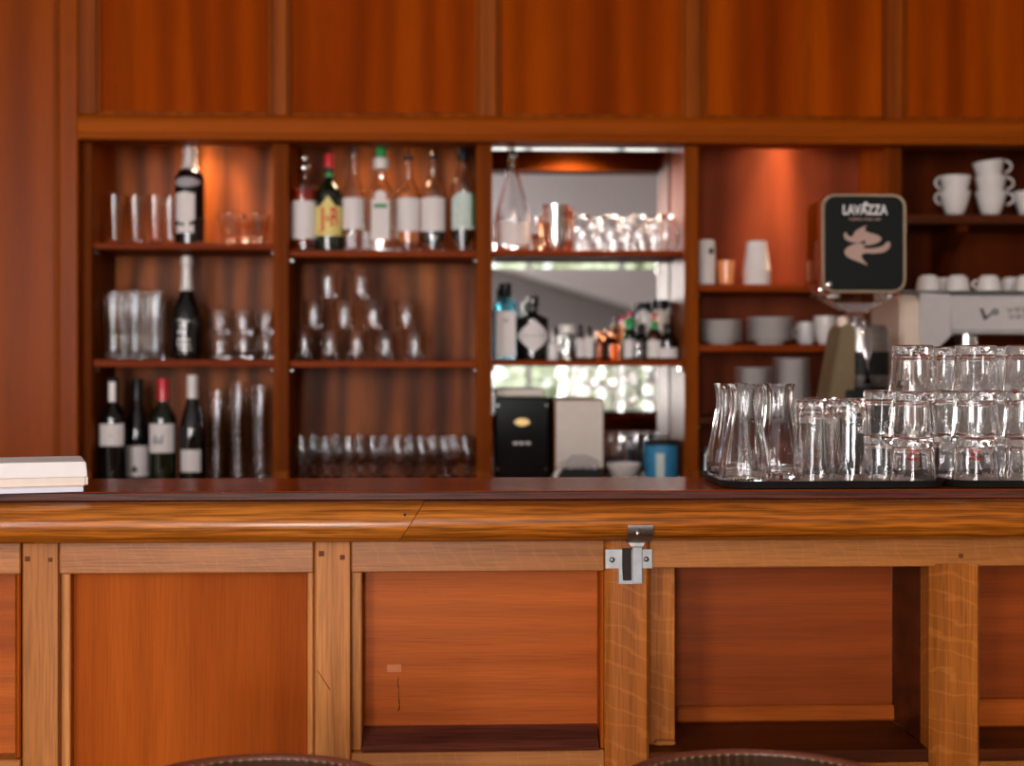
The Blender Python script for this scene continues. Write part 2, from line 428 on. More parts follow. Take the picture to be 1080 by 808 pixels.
# ------------------------------------------------------------------ back wall panelling
YF = 4.15
zb = WZ(150, YF); zr = WZ(123, YF)
wb = S(box('wall_back', 'plaster', XL, XR, YBK, YBK + .15, 0, ZT, bev=0))
def wpart(name, mat, px0, px1, Y0, Y1, z0, z1, bev=.003):
    return box(name, mat, WX(px0, Y0) if px0 is not None else XL + .01, WX(px1, Y0) if px1 is not None else XR - .01, Y0, Y1, z0, z1, wb, bev)
bm = bmesh.new(); xa, xb = WX(82, YF), XR - .01
prof = [(YF + .03, zr), (YF + .012, zr), (YF + .004, zr - .01), (YF, zr - .016), (YF, zb + .022), (YF - .006, zb + .016), (YF - .006, zb + .003), (YF - .002, zb), (YF + .1, zb), (YF + .1, zr)]
prism(bm, prof, xa, xb, 'X')
obj('rail', bm, 'mahog_rail', wb)
stl = [(82, 102), (287, 303), (505, 524), (722, 740), (935, 953), (1160, 1180)]
for i, (a, c) in enumerate(stl):
    wpart('stile', 'mahog_post', a, c, YF + .008, YF + .06, zr, 3.06)
    if i < 5:
        wpart('panel', 'mahog', c, stl[i + 1][0], YF + .03, YF + .06, zr, 3.06)
        bm = bmesh.new(); x0, x1 = WX(c, YF + .02), WX(stl[i + 1][0], YF + .02)
        for q0, q1 in ((x0, x0 + .012), (x1 - .012, x1)): B(bm, q0, q1, YF + .018, YF + .032, zr, 3.06, .004)
        B(bm, x0 + .012, x1 - .012, YF + .018, YF + .032, zr, zr + .012, .004)
        obj('panel_moulding', bm, 'mahog_post', wb)
wpart('panel', 'mahog', 1180, None, YF + .03, YF + .06, zr, 3.06)
wpart('top_rail', 'mahog_rail', None, None, YF, YF + .08, 3.06, ZT - .002)
# boards left of the opening
wpart('jamb', 'mahog_side', 62, 82, YF, YF + .35, .02, 3.06, .004)
wpart('panel', 'mahog_side', None, 58, YF + .018, YF + .06, .02, 3.06)
wpart('jamb_bead', 'mahog_post', 57, 62, YF + .006, YF + .06, .02, 3.06, .004)

# ------------------------------------------------------------------ back bar shelving
YP, YS, YB, YO = 4.20, 4.22, 4.50, 4.34
ZB = WZ(506, YO)                                    # back counter top
cab = empty('back_bar_shelving', (WX(520, YP), YP, ZB))
tag(cab, 'built-in mahogany shelving with fluted posts and a mirror behind the bar', 'shelving')
CI = Matrix.Translation(-cab.location)
def cpart(o):
    o.parent = cab; o.matrix_parent_inverse = CI; return o
ztop = zb + .075
pil = [(83.5, 96), (288, 304), (503, 519), (722, 737), (935, 951), (1165, 1180)]
PX = []
for a, c in pil:
    x0, x1 = WX(a, YP), WX(c, YP)
    if a < 90: x0 = WX(82, YF) + .001
    PX.append((x0, x1)); n = 5
    poly = [(x0, YB), (x0, YP + .004), (x0 + .004, YP)]
    w = (x1 - x0 - .008) / n
    for i in range(n):
        s = x0 + .004 + i * w
        for k in range(5):
            t = k / 4; poly.append((s + w * (.18 + .64 * t), YP + .004 * math.sin(math.pi * t)))
    poly += [(x1 - .004, YP), (x1, YP + .004), (x1, YB)]
    bm = bmesh.new(); prism(bm, poly, ZB + .001, ztop, 'Z')
    cpart(obj('pilaster', bm, 'mahog_post'))
    bm = bmesh.new(); B(bm, x0 - .002, x1 + .002, YP - .006, YP + .02, ZB + .001, ZB + .04, .003)
    cpart(obj('plinth_block', bm, 'mahog_post'))
bays = [(PX[i][1], PX[i + 1][0]) for i in range(5)]
bm = bmesh.new(); B(bm, PX[0][0], PX[5][1], YF + .101, YB, ztop + .0005, ztop + .03, .002)
cpart(obj('soffit_board', bm, 'mahog_rail'))
for i, (x0, x1) in enumerate(bays):
    if i == 2:
        cpart(box('mirror_backing', 'blackm', x0, x1, YB, YB + .02, ZB + .001, ztop, bev=0)); continue
    cpart(box('back_panel', 'walnut' if i < 2 else 'lamplit' if i == 3 else 'mahog_dark', x0, x1, YB, YB + .02, ZB + .001, ztop, bev=0))
def shelf(bay, ytop, ybot, refpx, x0=None, x1=None, mat='shelf', name='shelf'):
    zt, zo = WZ(ytop, YS, refpx), WZ(ybot, YS, refpx)
    a, c = bays[bay]
    cpart(box(name, mat, (x0 if x0 is not None else a) + .0006, (x1 if x1 is not None else c) - .0006, YS, YB - .001, zo, zt, bev=.003, seg=2))
    for sx in (a + .009, c - .009):
        bm = bmesh.new(); lathe(bm, [(0, -.016), (.0075, -.016), (.0075, 0), (0, 0)], 12)
        for v in bm.verts: v.co = Vector((sx + (v.co.z if sx == a + .009 else -v.co.z) * .5, YS + .03 + v.co.x, zo - .0085 + v.co.y))
        cpart(obj('shelf_pin', bm, 'chrome', None, True, 40))
    return zt
z11 = shelf(0, 256, 263, 195); z12 = shelf(0, 379, 387, 195)
z21 = shelf(1, 264, 271, 400); z22 = shelf(1, 380.5, 387.5, 400)
z31 = shelf(2, 264, 270, 620); z32 = shelf(2, 380, 386, 620)
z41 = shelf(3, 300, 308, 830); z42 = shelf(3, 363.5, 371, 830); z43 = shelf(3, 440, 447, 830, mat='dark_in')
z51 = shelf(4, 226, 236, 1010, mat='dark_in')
# bracket under the cup shelf
bm = bmesh.new(); xb_ = WX(998, 4.4); zz = WZ(236, YS, 1010) - .0005
prism(bm, [(YB - .001, zz), (YS + .03, zz), (YS + .035, zz - .02), (YS + .16, zz - .075), (YB - .05, zz - .15), (YB - .03, zz - .22), (YB - .001, zz - .24)], xb_ - .016, xb_ + .016, 'X')
cpart(obj('shelf_bracket', bm, 'mahog_dark'))
# mirror in three panes, each with a wide bevelled top edge
mx0, mx1 = bays[2][0] + .004, bays[2][1] - .004
def pane(zlo, zhi, bw, tilt):
    bm = bmesh.new(); yb = YB - .008
    zt = zhi - bw; d = math.tan(R(tilt)) * bw
    vs = [(mx0, yb, zlo), (mx1, yb, zlo), (mx1, yb, zt), (mx0, yb, zt), (mx1, yb - d, zhi), (mx0, yb - d, zhi)]
    bk = [(mx0, YB - .001, zlo), (mx1, YB - .001, zlo), (mx1, YB - .001, zhi), (mx0, YB - .001, zhi)]
    v = [bm.verts.new(p) for p in vs]; k = [bm.verts.new(p) for p in bk]
    for f in ((v[0], v[1], v[2], v[3]), (v[3], v[2], v[4], v[5]), (k[0], k[3], k[2], k[1]), (v[0], k[0], k[1], v[1]), (v[5], v[4], k[2], k[3]), (v[0], v[3], v[5], k[3], k[0]), (v[1], k[1], k[2], v[4], v[2])):
        bm.faces.new(f)
    cpart(obj('mirror_pane', bm, 'mirror'))
zs = lambda py: WZ(py, YB, 620)
pane(z31 + .002, zs(150), zs(150) - zs(159.5), 9.2)
pane(z32 + .002, zs(269.5), zs(269.5) - zs(284.5), 3.1)
pane(ZB + .002, zs(385), zs(385) - zs(399), 1.6)
# base cabinets and worktop of the back bar
xw0, xw1 = WX(82, YF) + .002, 2.55
bc = empty('base_cabinet', (0, 4.0, 0)); tag(bc, 'mahogany base cabinet carrying the back bar worktop', 'cabinet')
BI = Matrix.Translation((0, -4.0, 0))
def bpart(o, p=None):
    o.parent = p or bc
    if not p: o.matrix_parent_inverse = BI
    return o
bpart(box('carcass', 'mahog', xw0, xw1, 3.68, YB + .05, .002, ZB - .031))
nd = 7
for i in range(nd):
    a = xw0 + (xw1 - xw0) * i / nd + .01; c = xw0 + (xw1 - xw0) * (i + 1) / nd - .01
    bm = bmesh.new(); B(bm, a, c, 3.66, 3.679, .12, ZB - .06, .003); B(bm, a + .07, c - .07, 3.654, 3.661, .2, ZB - .14, .004)
    d = bpart(obj('door', bm, 'mahog'))
    bm = bmesh.new(); tube(bm, [(c - .035, 3.661, .62), (c - .035, 3.635, .63), (c - .035, 3.635, .72), (c - .035, 3.661, .73)], .005, 8)
    h = obj('handle', bm, 'chrome', d, True)
wt = box('worktop', 'shelf', xw0, xw1, 3.62, YB + .05, ZB - .03, ZB, bev=.003)
tag(wt, 'dark wooden back bar worktop under the bottles', 'worktop')

# downlights in the bays (recessed into the soffit)
def downlight(px, y, e, rad, blend, lab, col=(1, .70, .45)):
    x = WX(px, y)
    t = empty('recessed_downlight', (x, y, ztop))
    lobj('trim_ring', 'chrome', [(rad / 2 + .002, -.0045), (rad / 2 + .008, -.0045), (rad / 2 + .008, -.0005), (rad / 2 + .002, -.0005), (rad / 2 + .002, -.0045)], t)
    lobj('lens', 'bulb', [(0, -.002), (rad / 2, -.002), (rad / 2, -.0008), (0, -.0008)], t)
    tag(t, lab, 'light', 'downlights above the shelves')
    l = bpy.data.lights.new('downlight_beam', 'AREA'); l.shape = 'DISK'; l.size = rad; l.spread = R(blend); l.energy = e; l.color = col
    o = bpy.data.objects.new('downlight_beam', l); COL.objects.link(o); o.location = (x, y, ztop - .006); o.rotation_euler = (R(3), 0, 0)
    return l
downlight(218, 4.40, .78, .10, 95, 'recessed warm downlight above the magnum bottle in the wine bay')
downlight(400, 4.36, .25, .08, 120, 'recessed dim downlight above the row of spirit bottles')
downlight(610, 4.37, 1.9, .08, 150, 'recessed warm downlight above the mirrored bay')
downlight(826, 4.42, .72, .13, 62, 'recessed warm downlight above the paper cups', (1, .68, .42))

# ------------------------------------------------------------------ front bar counter
YC = 2.37
cx = lambda px, Y=YC: WX(px, Y)
cz = lambda py, Y=YC: WZ(py, Y)
bar = empty('bar_counter', (0, YC, 0)); tag(bar, 'long panelled oak bar counter front with square posts', 'bar counter')
PI = Matrix.Translation((0, -YC, 0))
def kpart(o):
    o.parent = bar; o.matrix_parent_inverse = PI; return o
zn0, zn1 = cz(572.5, 2.33), cz(527, 2.34)                 # nose bottom / top
zrb = cz(603)
zt_ = zn0 - .0005
X0, X1 = cx(-330), cx(1420)
posts = [(-310, -268, 'oak'), (22, 62, 'oak'), (331, 370, 'oak'), (638, 685, 'oak_fleck'), (982, 1034, 'oak_fleck'), (1360, 1410, 'oak')]
for i, (a, c, m_) in enumerate(posts):
    top = zt_ if i not in (4,) else cz(597)
    bm = bmesh.new(); x0, x1 = cx(a), cx(c)
    ch = .010 if i in (3, 4) else .004
    yb_ = YC + .055
    prism(bm, [(x0, yb_), (x0, YC + .008 if i != 4 else YC + .012), (x0 + ch, YC), (x1 - ch * .5, YC), (x1, YC + .006), (x1, yb_)], .1, top, 'Z')
    kpart(obj('post', bm, m_))
def cbox(name, mat, px0, px1, Y0, Y1, py0, py1, bev=.002, z0=None, z1=None):
    return kpart(box(name, mat, cx(px0, Y0), cx(px1, Y0), Y0, Y1, cz(py1, Y0) if z0 is None else z0, cz(py0, Y0) if z1 is None else z1, bev=bev))
e = .05
for a, c in ((-268, 21.6), (62.4, 330.6), (370.4, 637.6)):
    cbox('rail', 'oak_rail', a, c, YC + .003, YC + .10, 0, 603, z1=zt_)
    # chamfered underside lip of the rail
for a, c in ((685.4, 1359),):
    cbox('rail', 'oak_rail', a, c, YC + .003, YC + .10, 0, 600, z1=zt_)
# square dowel pegs
for px, py, s in ((29, 587, 2.6), (53, 588, 2.2), (339, 583, 2.8), (361, 587, 2.5), (1014, 589, 2.4)):
    h = s / SC(px, YC); kpart(box('dowel_peg', 'dowel', cx(px) - h, cx(px) + h, YC - .0012 if px < 900 else YC + .002, YC + .02, cz(py) - h, cz(py) + h, bev=.0006))
# panel 1 (grain upright): inner beads and field
ZP = .12
cbox('stile_bead', 'oak', 62.4, 74, YC + .016, YC + .10, 0, 0, z0=ZP, z1=zrb - .0005)
cbox('stile_bead', 'oak', 324, 330.6, YC + .018, YC + .10, 0, 0, z0=ZP, z1=zrb - .0005)
cbox('panel', 'panel_up', 74.3, 199.99, YC + .036, YC + .07, 0, 0, bev=0, z0=ZP, z1=zrb - .0005)
cbox('panel', 'panel_up', 200, 323.7, YC + .036, YC + .07, 0, 0, bev=0, z0=ZP, z1=zrb - .0005)
# panel 2 (grain flat) with ledge and bottom rail
zl = cz(793)
cbox('stile_bead', 'oak', 370.4, 381.5, YC + .016, YC + .10, 0, 0, z0=zl, z1=zrb - .0005)
cbox('panel', 'panel_flat', 381.8, 631, YC + .055, YC + .085, 0, 0, z0=ZP, z1=zrb - .0005)
cbox('stile_bead', 'panel_up', 633.5, 637.6, YC + .012, YC + .10, 0, 0, z0=zl, z1=zrb - .0005)
bm = bmesh.new(); prism(bm, [(YC + .004, zl), (YC + .008, zl + .003), (YC + .054, cz(764, YC + .054)), (YC + .054, zl)], cx(381.8), cx(632.5), 'X')
kpart(obj('ledge', bm, 'slab_edge'))
cbox('bottom_rail', 'oak_rail', 370.4, 637.6, YC + .004, YC + .10, 0, 0, z0=ZP, z1=zl)
# recess 3: open box between posts
YR = YC + .215
xr0, xr1 = cx(690), cx(981.5)
zfl = cz(797)
kpart(box('recess_board', 'oak_fleck', cx(685.6), cx(712, YC + .06), YC + .06, YC + .09, ZP, zrb + .003, bev=.002))
kpart(box('skirting_block', 'oak_rail', cx(690, YC + .05), cx(712.5, YC + .05), YC + .045, YC + .0595, zfl + .001, cz(783, YC + .05), bev=.003))
kpart(box('recess_back', 'panel_shade', cx(690), cx(982) - .0005, YR, YR + .02, ZP, zt_, bev=0))
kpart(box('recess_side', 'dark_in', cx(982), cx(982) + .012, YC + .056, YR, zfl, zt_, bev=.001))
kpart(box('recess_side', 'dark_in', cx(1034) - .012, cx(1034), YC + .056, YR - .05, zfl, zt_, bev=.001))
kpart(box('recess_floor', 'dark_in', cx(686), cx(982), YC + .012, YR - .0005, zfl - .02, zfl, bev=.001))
kpart(box('recess_lip', 'panel_flat', cx(712, YR), cx(944.5, YR), YR - .012, YR - .0006, zfl + .0005, cz(746, YR), bev=.004))  # light caught by the lip is painted in with the lighter panel colour
kpart(box('bottom_rail', 'oak_rail', cx(685.4), cx(981.6), YC + .004, YC + .04, ZP, zfl - .0205, bev=.003))
# recess 4 right, recess 0 left
kpart(box('recess_back', 'panel_shade', cx(1034.4), cx(1359), YR - .05, YR - .03, ZP, zt_, bev=0))
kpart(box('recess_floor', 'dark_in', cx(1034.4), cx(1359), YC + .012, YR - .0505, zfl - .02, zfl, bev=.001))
kpart(box('recess_lip', 'panel_flat', cx(1034.4), cx(1359), YR - .064, YR - .0506, zfl + .0005, cz(742, YR - .06), bev=.004))  # lit look put into the lip colour here too
kpart(box('bottom_rail', 'oak_rail', cx(1034.4), cx(1359), YC + .004, YC + .04, ZP, zfl - .0205, bev=.003))
cbox('panel', 'panel_flat', -268, 17, YC + .05, YC + .08, 0, 0, z0=ZP, z1=zrb - .0005)
cbox('bottom_rail', 'oak_rail', -268, 21.6, YC + .004, YC + .049, 0, 0, z0=ZP, z1=cz(797))
cbox('stile_bead', 'panel_up', 17.2, 21.6, YC + .012, YC + .10, 0, 0, z0=cz(796.5), z1=zrb - .0005)
kpart(box('plinth', 'dark_in', X0, X1, YC + .03, YC + .24, .002, ZP - .0005))
kpart(box('inner_board', 'plasticw', X0, X1, YC + .245, YC + .265, .002, zt_, bev=0))

# scratches and a paint chip on the panels
M['chip'] = plain('bare wood chip', (.42, .125, .038), .7)
kpart(box('paint_chip', 'chip', cx(408, YC + .055), cx(423, YC + .055), YC + .0542, YC + .0552, cz(708, YC + .055), cz(700, YC + .055), bev=.0003))
for (a, b_) in (((420, 714), (421, 748)),):
    bm = bmesh.new(); n = 9; pts = []
    for i in range(n):
        t = i / (n - 1); pts.append((cx(a[0] + (b_[0] - a[0]) * t + random.uniform(-1, 1), YC + .055), YC + .0548, cz(a[1] + (b_[1] - a[1]) * t + random.uniform(-1, 1), YC + .055)))
    tube(bm, pts, .0012, 6, taper=[random.uniform(.0006, .0016) for _ in range(n)])
    kpart(obj('scratch', bm, 'dowel', None, True))
bm = bmesh.new(); tube(bm, [(cx(335), YC, cz(706)), (cx(341), YC - .0002, cz(715)), (cx(348), YC, cz(726))], .0007, 6); kpart(obj('scratch', bm, 'dowel', None, True))

# countertop: dark slab and rounded oak nose in two lengths
top = empty('countertop', (0, 2.5, 1.0)); tag(top, 'dark red-brown bar top with a rounded oak front edge', 'countertop')
TI = Matrix.Translation((0, -2.5, -1.0))
def tpart(o):
    o.parent = top; o.matrix_parent_inverse = TI; return o
YSL = 2.362
ZTOP = WZ(518, YSL); ysb = YSL * (518 - 390) / (503.5 - 390)
zsb = WZ(527.3, YSL)
tpart(box('slab', 'slab', X0, X1, YSL + .006, ysb, zsb, ZTOP, bev=.002))
bm = bmesh.new(); B(bm, X0, X1, YSL, YSL + .0058, zsb + .0005, ZTOP - .001, .0012)
tpart(obj('slab_edge', bm, 'slab_edge'))
zA, zBm = zsb - .0006, zn0
hh = zA - zBm
pro = []
for k in range(13):
    a = R(90 - 180 * k / 12)
    pro.append((YSL - .004 - .058 * max(math.cos(a), 0) ** .75, (zA + zBm) / 2 + hh / 2 * math.sin(a)))
poly = [(YC + .09, zA)] + pro + [(YC + .09, zBm)]
jt, jb = cx(447, 2.33), cx(419, 2.33)
def nose(name, xa, xb, cut):
    bm = bmesh.new()
    def xs(x, z): return x if x != 'J' else jb + (jt - jb) * ((z - zBm) / hh)
    d = .0006
    A = [bm.verts.new((xs(xa, z) + (d if xa == 'J' else 0), y, z)) for y, z in poly]
    Bv = [bm.verts.new((xs(xb, z) - (d if xb == 'J' else 0), y, z)) for y, z in poly]
    bm.faces.new(A); bm.faces.new(list(reversed(Bv)))
    for i in range(len(poly)):
        j = (i + 1) % len(poly); bm.faces.new((A[i], A[j], Bv[j], Bv[i]))
    return tpart(obj(name, bm, 'oak_nose', None, True, 35))
nose('nose_moulding', X0, 'J', 0); nose('nose_moulding', 'J', X1, 0)
bm = bmesh.new(); lathe(bm, [(0, 0), (.0022, 0), (.0022, .003), (0, .003)], 10)
for v in bm.verts: v.co = Vector((cx(427, 2.31) + v.co.x, 2.3035 - v.co.z, cz(542, 2.31) + v.co.y))
tpart(obj('nail_hole', bm, 'joint'))

# metal latch on post C
lat_y = YC - .0035
bm = bmesh.new()
zz = lambda py: cz(py, lat_y); xx = lambda px: cx(px, lat_y)
outl = [(638.5, 580), (656, 580), (656, 601), (657, 613), (666, 613), (666, 580.5), (687.5, 580), (687.5, 600), (677.5, 600), (677.5, 616.5), (652.5, 616.5), (652.5, 600), (638.5, 600)]
prism(bm, [(xx(a), zz(c)) for a, c in outl], lat_y - .0018, YC - .0003, 'Y')
plate = kpart(obj('latch', bm, 'steel')); plate['label'] = 'brushed steel latch plate'
def sub(o): o.parent = plate; return o
bm = bmesh.new(); B(bm, xx(656.3), xx(666.2), YC - .0012, YC - .0002, zz(612.7), zz(579), .0002)
sub(obj('slot_shade', bm, 'joint'))  # dark sheet standing in for the shade inside the slot
bm = bmesh.new(); B(bm, xx(666.5), xx(677), lat_y - .006, lat_y - .0019, zz(615.5), zz(577), .0008)
sub(obj('latch_bar', bm, 'steel'))
# curved strap hugging the nose
bm = bmesh.new(); inn, outp = [], []
kk = [(p[0], p[1]) for p in pro]
zs_top, zs_bot = cz(554, 2.30), cz(578, 2.31)
seg = [(y, z) for y, z in kk if z <= zs_top]
seg = [(seg[0][0] - .0003, zs_top)] + seg
seg = [(y - .0014, z) for y, z in seg]
last = seg[-1]; seg[-1] = (last[0], zBm - .0016)
seg += [(YSL - .001, zBm - .004), (lat_y - .0062, zBm - .010)]
outl = [(y - .003, z - .0005) for y, z in seg]
L0, L1, T0, T1 = cx(661.5, 2.31), cx(688, 2.31), cx(666.5, 2.36), cx(677, 2.36)
nS = len(seg); rows = []
for i, ((ya, za), (yb2, zb2)) in enumerate(zip(seg, outl)):
    q = min(1, max(0, (i - nS * .52) / (nS * .48))); q = q * q * (3 - 2 * q)
    xa_, xb_2 = L0 + (T0 - L0) * q, L1 + (T1 - L1) * q
    rows.append([bm.verts.new(p) for p in ((xa_, ya, za), (xb_2, ya, za), (xb_2, yb2, zb2), (xa_, yb2, zb2))])
for A_, C_ in zip(rows, rows[1:]):
    for i in range(4): bm.faces.new((A_[i], A_[(i + 1) % 4], C_[(i + 1) % 4], C_[i]))
bm.faces.new(rows[0]); bm.faces.new(rows[-1])
o = sub(obj('latch_strap', bm, 'steel_dark', None, True, 40)); o['label'] = 'dark worn steel strap curved under the edge'
for px, py in ((645.5, 591), (681.5, 590.5)):
    bm = bmesh.new(); lathe(bm, smoothp([(0, .0024), (.0025, .0022), (.0042, .001), (.0045, 0), (0, 0)], 2), 14)
    for v in bm.verts: v.co = Vector((xx(px) + v.co.x, lat_y - .0016 - v.co.z, zz(py) + v.co.y))
    sub(obj('screw', bm, 'screw', None, True, 40))
bm = bmesh.new(); lathe(bm, smoothp([(0, .0026), (.003, .002), (.0045, 0), (0, 0)], 2), 14)
for v in bm.verts: v.co = Vector((cx(672.5, 2.3) + v.co.x, min(p[0] for p in outl) + .0005 - v.co.z, cz(563, 2.3) + v.co.y))
sub(obj('rivet', bm, 'steel_dark', None, True, 40))

# ------------------------------------------------------------------ bottles
def bottle_lathe(px, Y, z, name, body, pts, lab, cat='bottle', group=None, n=32, ang=None, squash=1.0, shell=None, rz=0):
    t = empty(name, (WX(px, Y), Y, z + .0006), rz)
    p = [(0, 0)] + smoothp(pts, 3) + [(0, pts[-1][1])]
    if shell:
        o_ = smoothp(pts, 3); p = vessel(o_, shell, .006)
    lobj('bottle_body', body, p, t, n, None, ang, squash)
    tag(t, lab, cat, group); return t
def prof_bordeaux(r, h):
    return [(r * .9, 0), (r, .006), (r, h * .30), (r, h * .58), (r * .94, h * .64), (r * .62, h * .71), (r * .40, h * .76), (r * .36, h * .82), (r * .36, h * .93), (r * .41, h * .935), (r * .41, h * .96), (r * .36, h)]
def prof_burg(r, h):
    return [(r * .9, 0), (r, .006), (r, h * .25), (r, h * .45), (r * .92, h * .54), (r * .68, h * .66), (r * .44, h * .77), (r * .35, h * .86), (r * .35, h * .94), (r * .40, h * .945), (r * .40, h * .965), (r * .36, h)]
def cap(t, mat, r, z0, z1, name='capsule'):
    return lobj(name, mat, [(r, z0), (r * 1.02, z0 + .002), (r, z1 - .003), (r * .9, z1), (0, z1), ], t, 24) if False else lobj(name, mat, [(0, z0), (r, z0), (r, z1 - .003), (r * .92, z1), (0, z1)], t, 24)
s = SC(200, YO)
G1 = 'wine bottles on the bottom shelf'
def hz(py, zbase, Y, px): return WZ(py, Y, px) - zbase
YW = 4.275
def wine(px, ytop, kind, body, r_px, lb, lw, capm, capy, label_txt, lm='paper', Y=YW, zb_=None, mark=None, name='wine_bottle', group=G1):
    zb_ = ZB if zb_ is None else zb_
    r = r_px / SC(px, Y); h = hz(ytop, zb_, Y, px)
    t = bottle_lathe(px, Y, zb_, name, body, (prof_bordeaux if kind == 'b' else prof_burg)(r, h), label_txt, group=group)
    label('label', lm, r, hz(lb[1], zb_, Y, px), hz(lb[0], zb_, Y, px), lw, t)
    if capm: cap(t, capm, r * .42, hz(capy[1], zb_, Y, px), h + .001)
    return t, r, h
t, r, h = wine(119.5, 399, 'b', 'black_glass', 14, (447, 470), 62, 'cap_black', (402, 423), 'red wine bottle with white strip on its neck and white label high on its body')
label('neck_strip', 'cap_white', r * .43, hz(424, ZB, YW, 119.5), hz(403, ZB, YW, 119.5), 34, t, off=.0012)
wrap_text('label_mark', 'V', .014, 'ink_grey', t, r, hz(459, ZB, YW, 118))
t, r, h = wine(145, 400, 'c', 'black_glass', 13.5, (470, 502), 62, 'cap_black', (400, 422), 'black capped wine bottle whose pale label sits near its foot', Y=4.355)
bm = bmesh.new(); sector(bm, r + .0012, hz(497, ZB, 4.355, 145), hz(491, ZB, 4.355, 145), R(-15), R(14), shape=lambda q: (0, .3 + .7 * math.sin(q * 3.1))); obj('label_mark', bm, 'ink', t)
t, r, h = wine(172, 400, 'b', 'green_black', 14, (447, 477), 64, 'cap_red', (402, 423), 'wine bottle with bright red capsule and large white label')
bm = bmesh.new(); sector(bm, r + .0012, hz(468, ZB, YW, 172), hz(458, ZB, YW, 172), R(-38), R(12), shape=lambda q: (0, .25 + .75 * abs(math.sin(q * 5)))); obj('label_mark', bm, 'ink_grey', t)
t, r, h = wine(203, 396, 'c', 'black_glass', 14, (474, 497), 45, 'cap_white', (403, 424), 'wine bottle with white foil neck and small square cream label')
bm = bmesh.new(); sector(bm, r * .42 + .0012, hz(436, ZB, YW, 203), hz(431, ZB, YW, 203), R(-30), R(30)); obj('neck_seal', bm, 'gold', t)
# magnum on the top shelf
px = 200; r = 15.5 / SC(px, YO); h = hz(153, z11, YO, px)
t = bottle_lathe(px, YO, z11, 'liqueur_bottle', 'black_glass', [(r * .92, 0), (r, .006), (r, h * .35), (r * .99, h * .62), (r * .90, h * .70), (r * .52, h * .76), (r * .36, h * .80), (r * .36, h * .86), (r * .33, h * .95), (r * .33, h)], 'tall black bottle with white foil neck and shield label on the top shelf')
lobj('neck_foil', 'foil', [(0, h * .76), (r * .62, h * .757), (r * .50, h * .80), (r * .46, h * .86), (r * .42, h * .91), (r * .50, h * .915), (r * .50, h * .945), (r * .42, h * .95), (r * .47, h * .995), (r * .3, h * 1.004), (0, h * 1.004)], t, 24)
label('label', 'paper', r, hz(237, z11, YO, px), hz(204, z11, YO, px), 40, t, shape=lambda q: (.0 + .12 * abs(2 * q - 1) ** 2, 1 - .06 * abs(2 * q - 1)), mid=-10)
label('neck_label', 'ink_grey', r * .97, hz(199, z11, YO, px), hz(189, z11, YO, px), 55, t, shape=lambda q: (.5 - .5 * math.sqrt(max(0, 1 - (2 * q - 1) ** 2)), .5 + .5 * math.sqrt(max(0, 1 - (2 * q - 1) ** 2))), off=.002)
label('foot_label', 'paper', r, hz(247, z11, YO, px), hz(239, z11, YO, px), 36, t, mid=-10)
# sparkling wine on the middle shelf
px = 197; r = 16 / SC(px, YO); h = hz(271, z12, YO, px)
t = bottle_lathe(px, YO, z12, 'sparkling_wine_bottle', 'black_glass', [(r * .9, 0), (r, .006), (r, h * .25), (r * .98, h * .40), (r * .80, h * .52), (r * .52, h * .62), (r * .36, h * .70), (r * .31, h * .86), (r * .31, h * .92), (r * .38, h * .93), (r * .36, h * .96), (r * .32, h)], 'black sparkling wine bottle with silver foil neck and white script')
lobj('neck_foil', 'foil', [(0, h * .665), (r * .46, h * .668), (r * .40, h * .70), (r * .345, h * .85), (r * .345, h * .915), (r * .42, h * .93), (r * .40, h * .96), (r * .35, h * 1.005), (0, h * 1.005)], t, 24)
bm = bmesh.new()
for z0, z1, a0, a1 in ((.365, .385, -22, 18), (.30, .345, -14, 2), (.24, .29, -22, 4), (.175, .205, -24, 20), (.13, .155, -26, 22), (.09, .11, -18, 26)):
    sector(bm, r + .0006, h * z0, h * z1, R(a0), R(a1), 8, shape=lambda q: (.25 * math.sin(q * 9) ** 2, .75 + .25 * math.sin(q * 7)))
obj('label_print', bm, 'ink_white', t)

# --- spirits on the top shelf of the second bay
G2 = 'spirit bottles on the top shelf'
def spirit(px, ytop, rpx, pts, lab, liq=None, fill=.6, body='glass', ang=None, name='spirit_bottle', Y=None, z=None, group=G2, squash=1.0):
    z = z21 if z is None else z
    Y = YO if Y is None else Y
    r = rpx / SC(px, Y); h = hz(ytop, z, Y, px)
    P = [(r * a, h * c) for a, c in pts]
    t = bottle_lathe(px, Y, z, name, body, P, lab, group=group, ang=ang, shell=.0026 if body.startswith('glass') else None, squash=squash)
    if liq:
        q = [(max(a - .0034, .001), c) for a, c in smoothp(P, 3) if .007 < c < h * fill]
        lobj('liquid', liq, [(0, .0072)] + q + [(0, q[-1][1])], t, 28, None, ang, squash)
    return t, r, h
def pourer(t, r0, z0, ball='chrome', black=True):
    lobj('pourer', 'cap_black', [(0, z0), (r0, z0), (r0 * 1.05, z0 + .012), (r0 * .5, z0 + .014), (0, z0 + .014)], t, 16)
    lobj('pourer_spout', ball, [(0, z0 + .0145), (r0 * .55, z0 + .0145), (r0 * .3, z0 + .025), (r0 * .28, z0 + .04), (0, z0 + .04)], t, 14)
rnd = [(.92, 0), (1, .02), (1, .30), (1, .55), (.9, .62), (.5, .70), (.30, .77), (.27, .88), (.30, .90), (.30, .93)]
YO_ = YO; YO = 4.275
t, r, h = spirit(321, 164, 13, [(.92, 0), (1, .02), (1, .4), (1, .64), (.9, .69), (.4, .73), (.25, .77), (.24, .80)], 'bottle of red-brown spirit with round silver pourer and white label', 'liq_red', .66)
lobj('stopper', 'chrome', smoothp([(0, h * .80), (r * .3, h * .805), (r * .55, h * .85), (r * .5, h * .90), (r * .22, h * .935), (r * .3, h * .965), (r * .2, h), (0, h)], 2), t, 18)
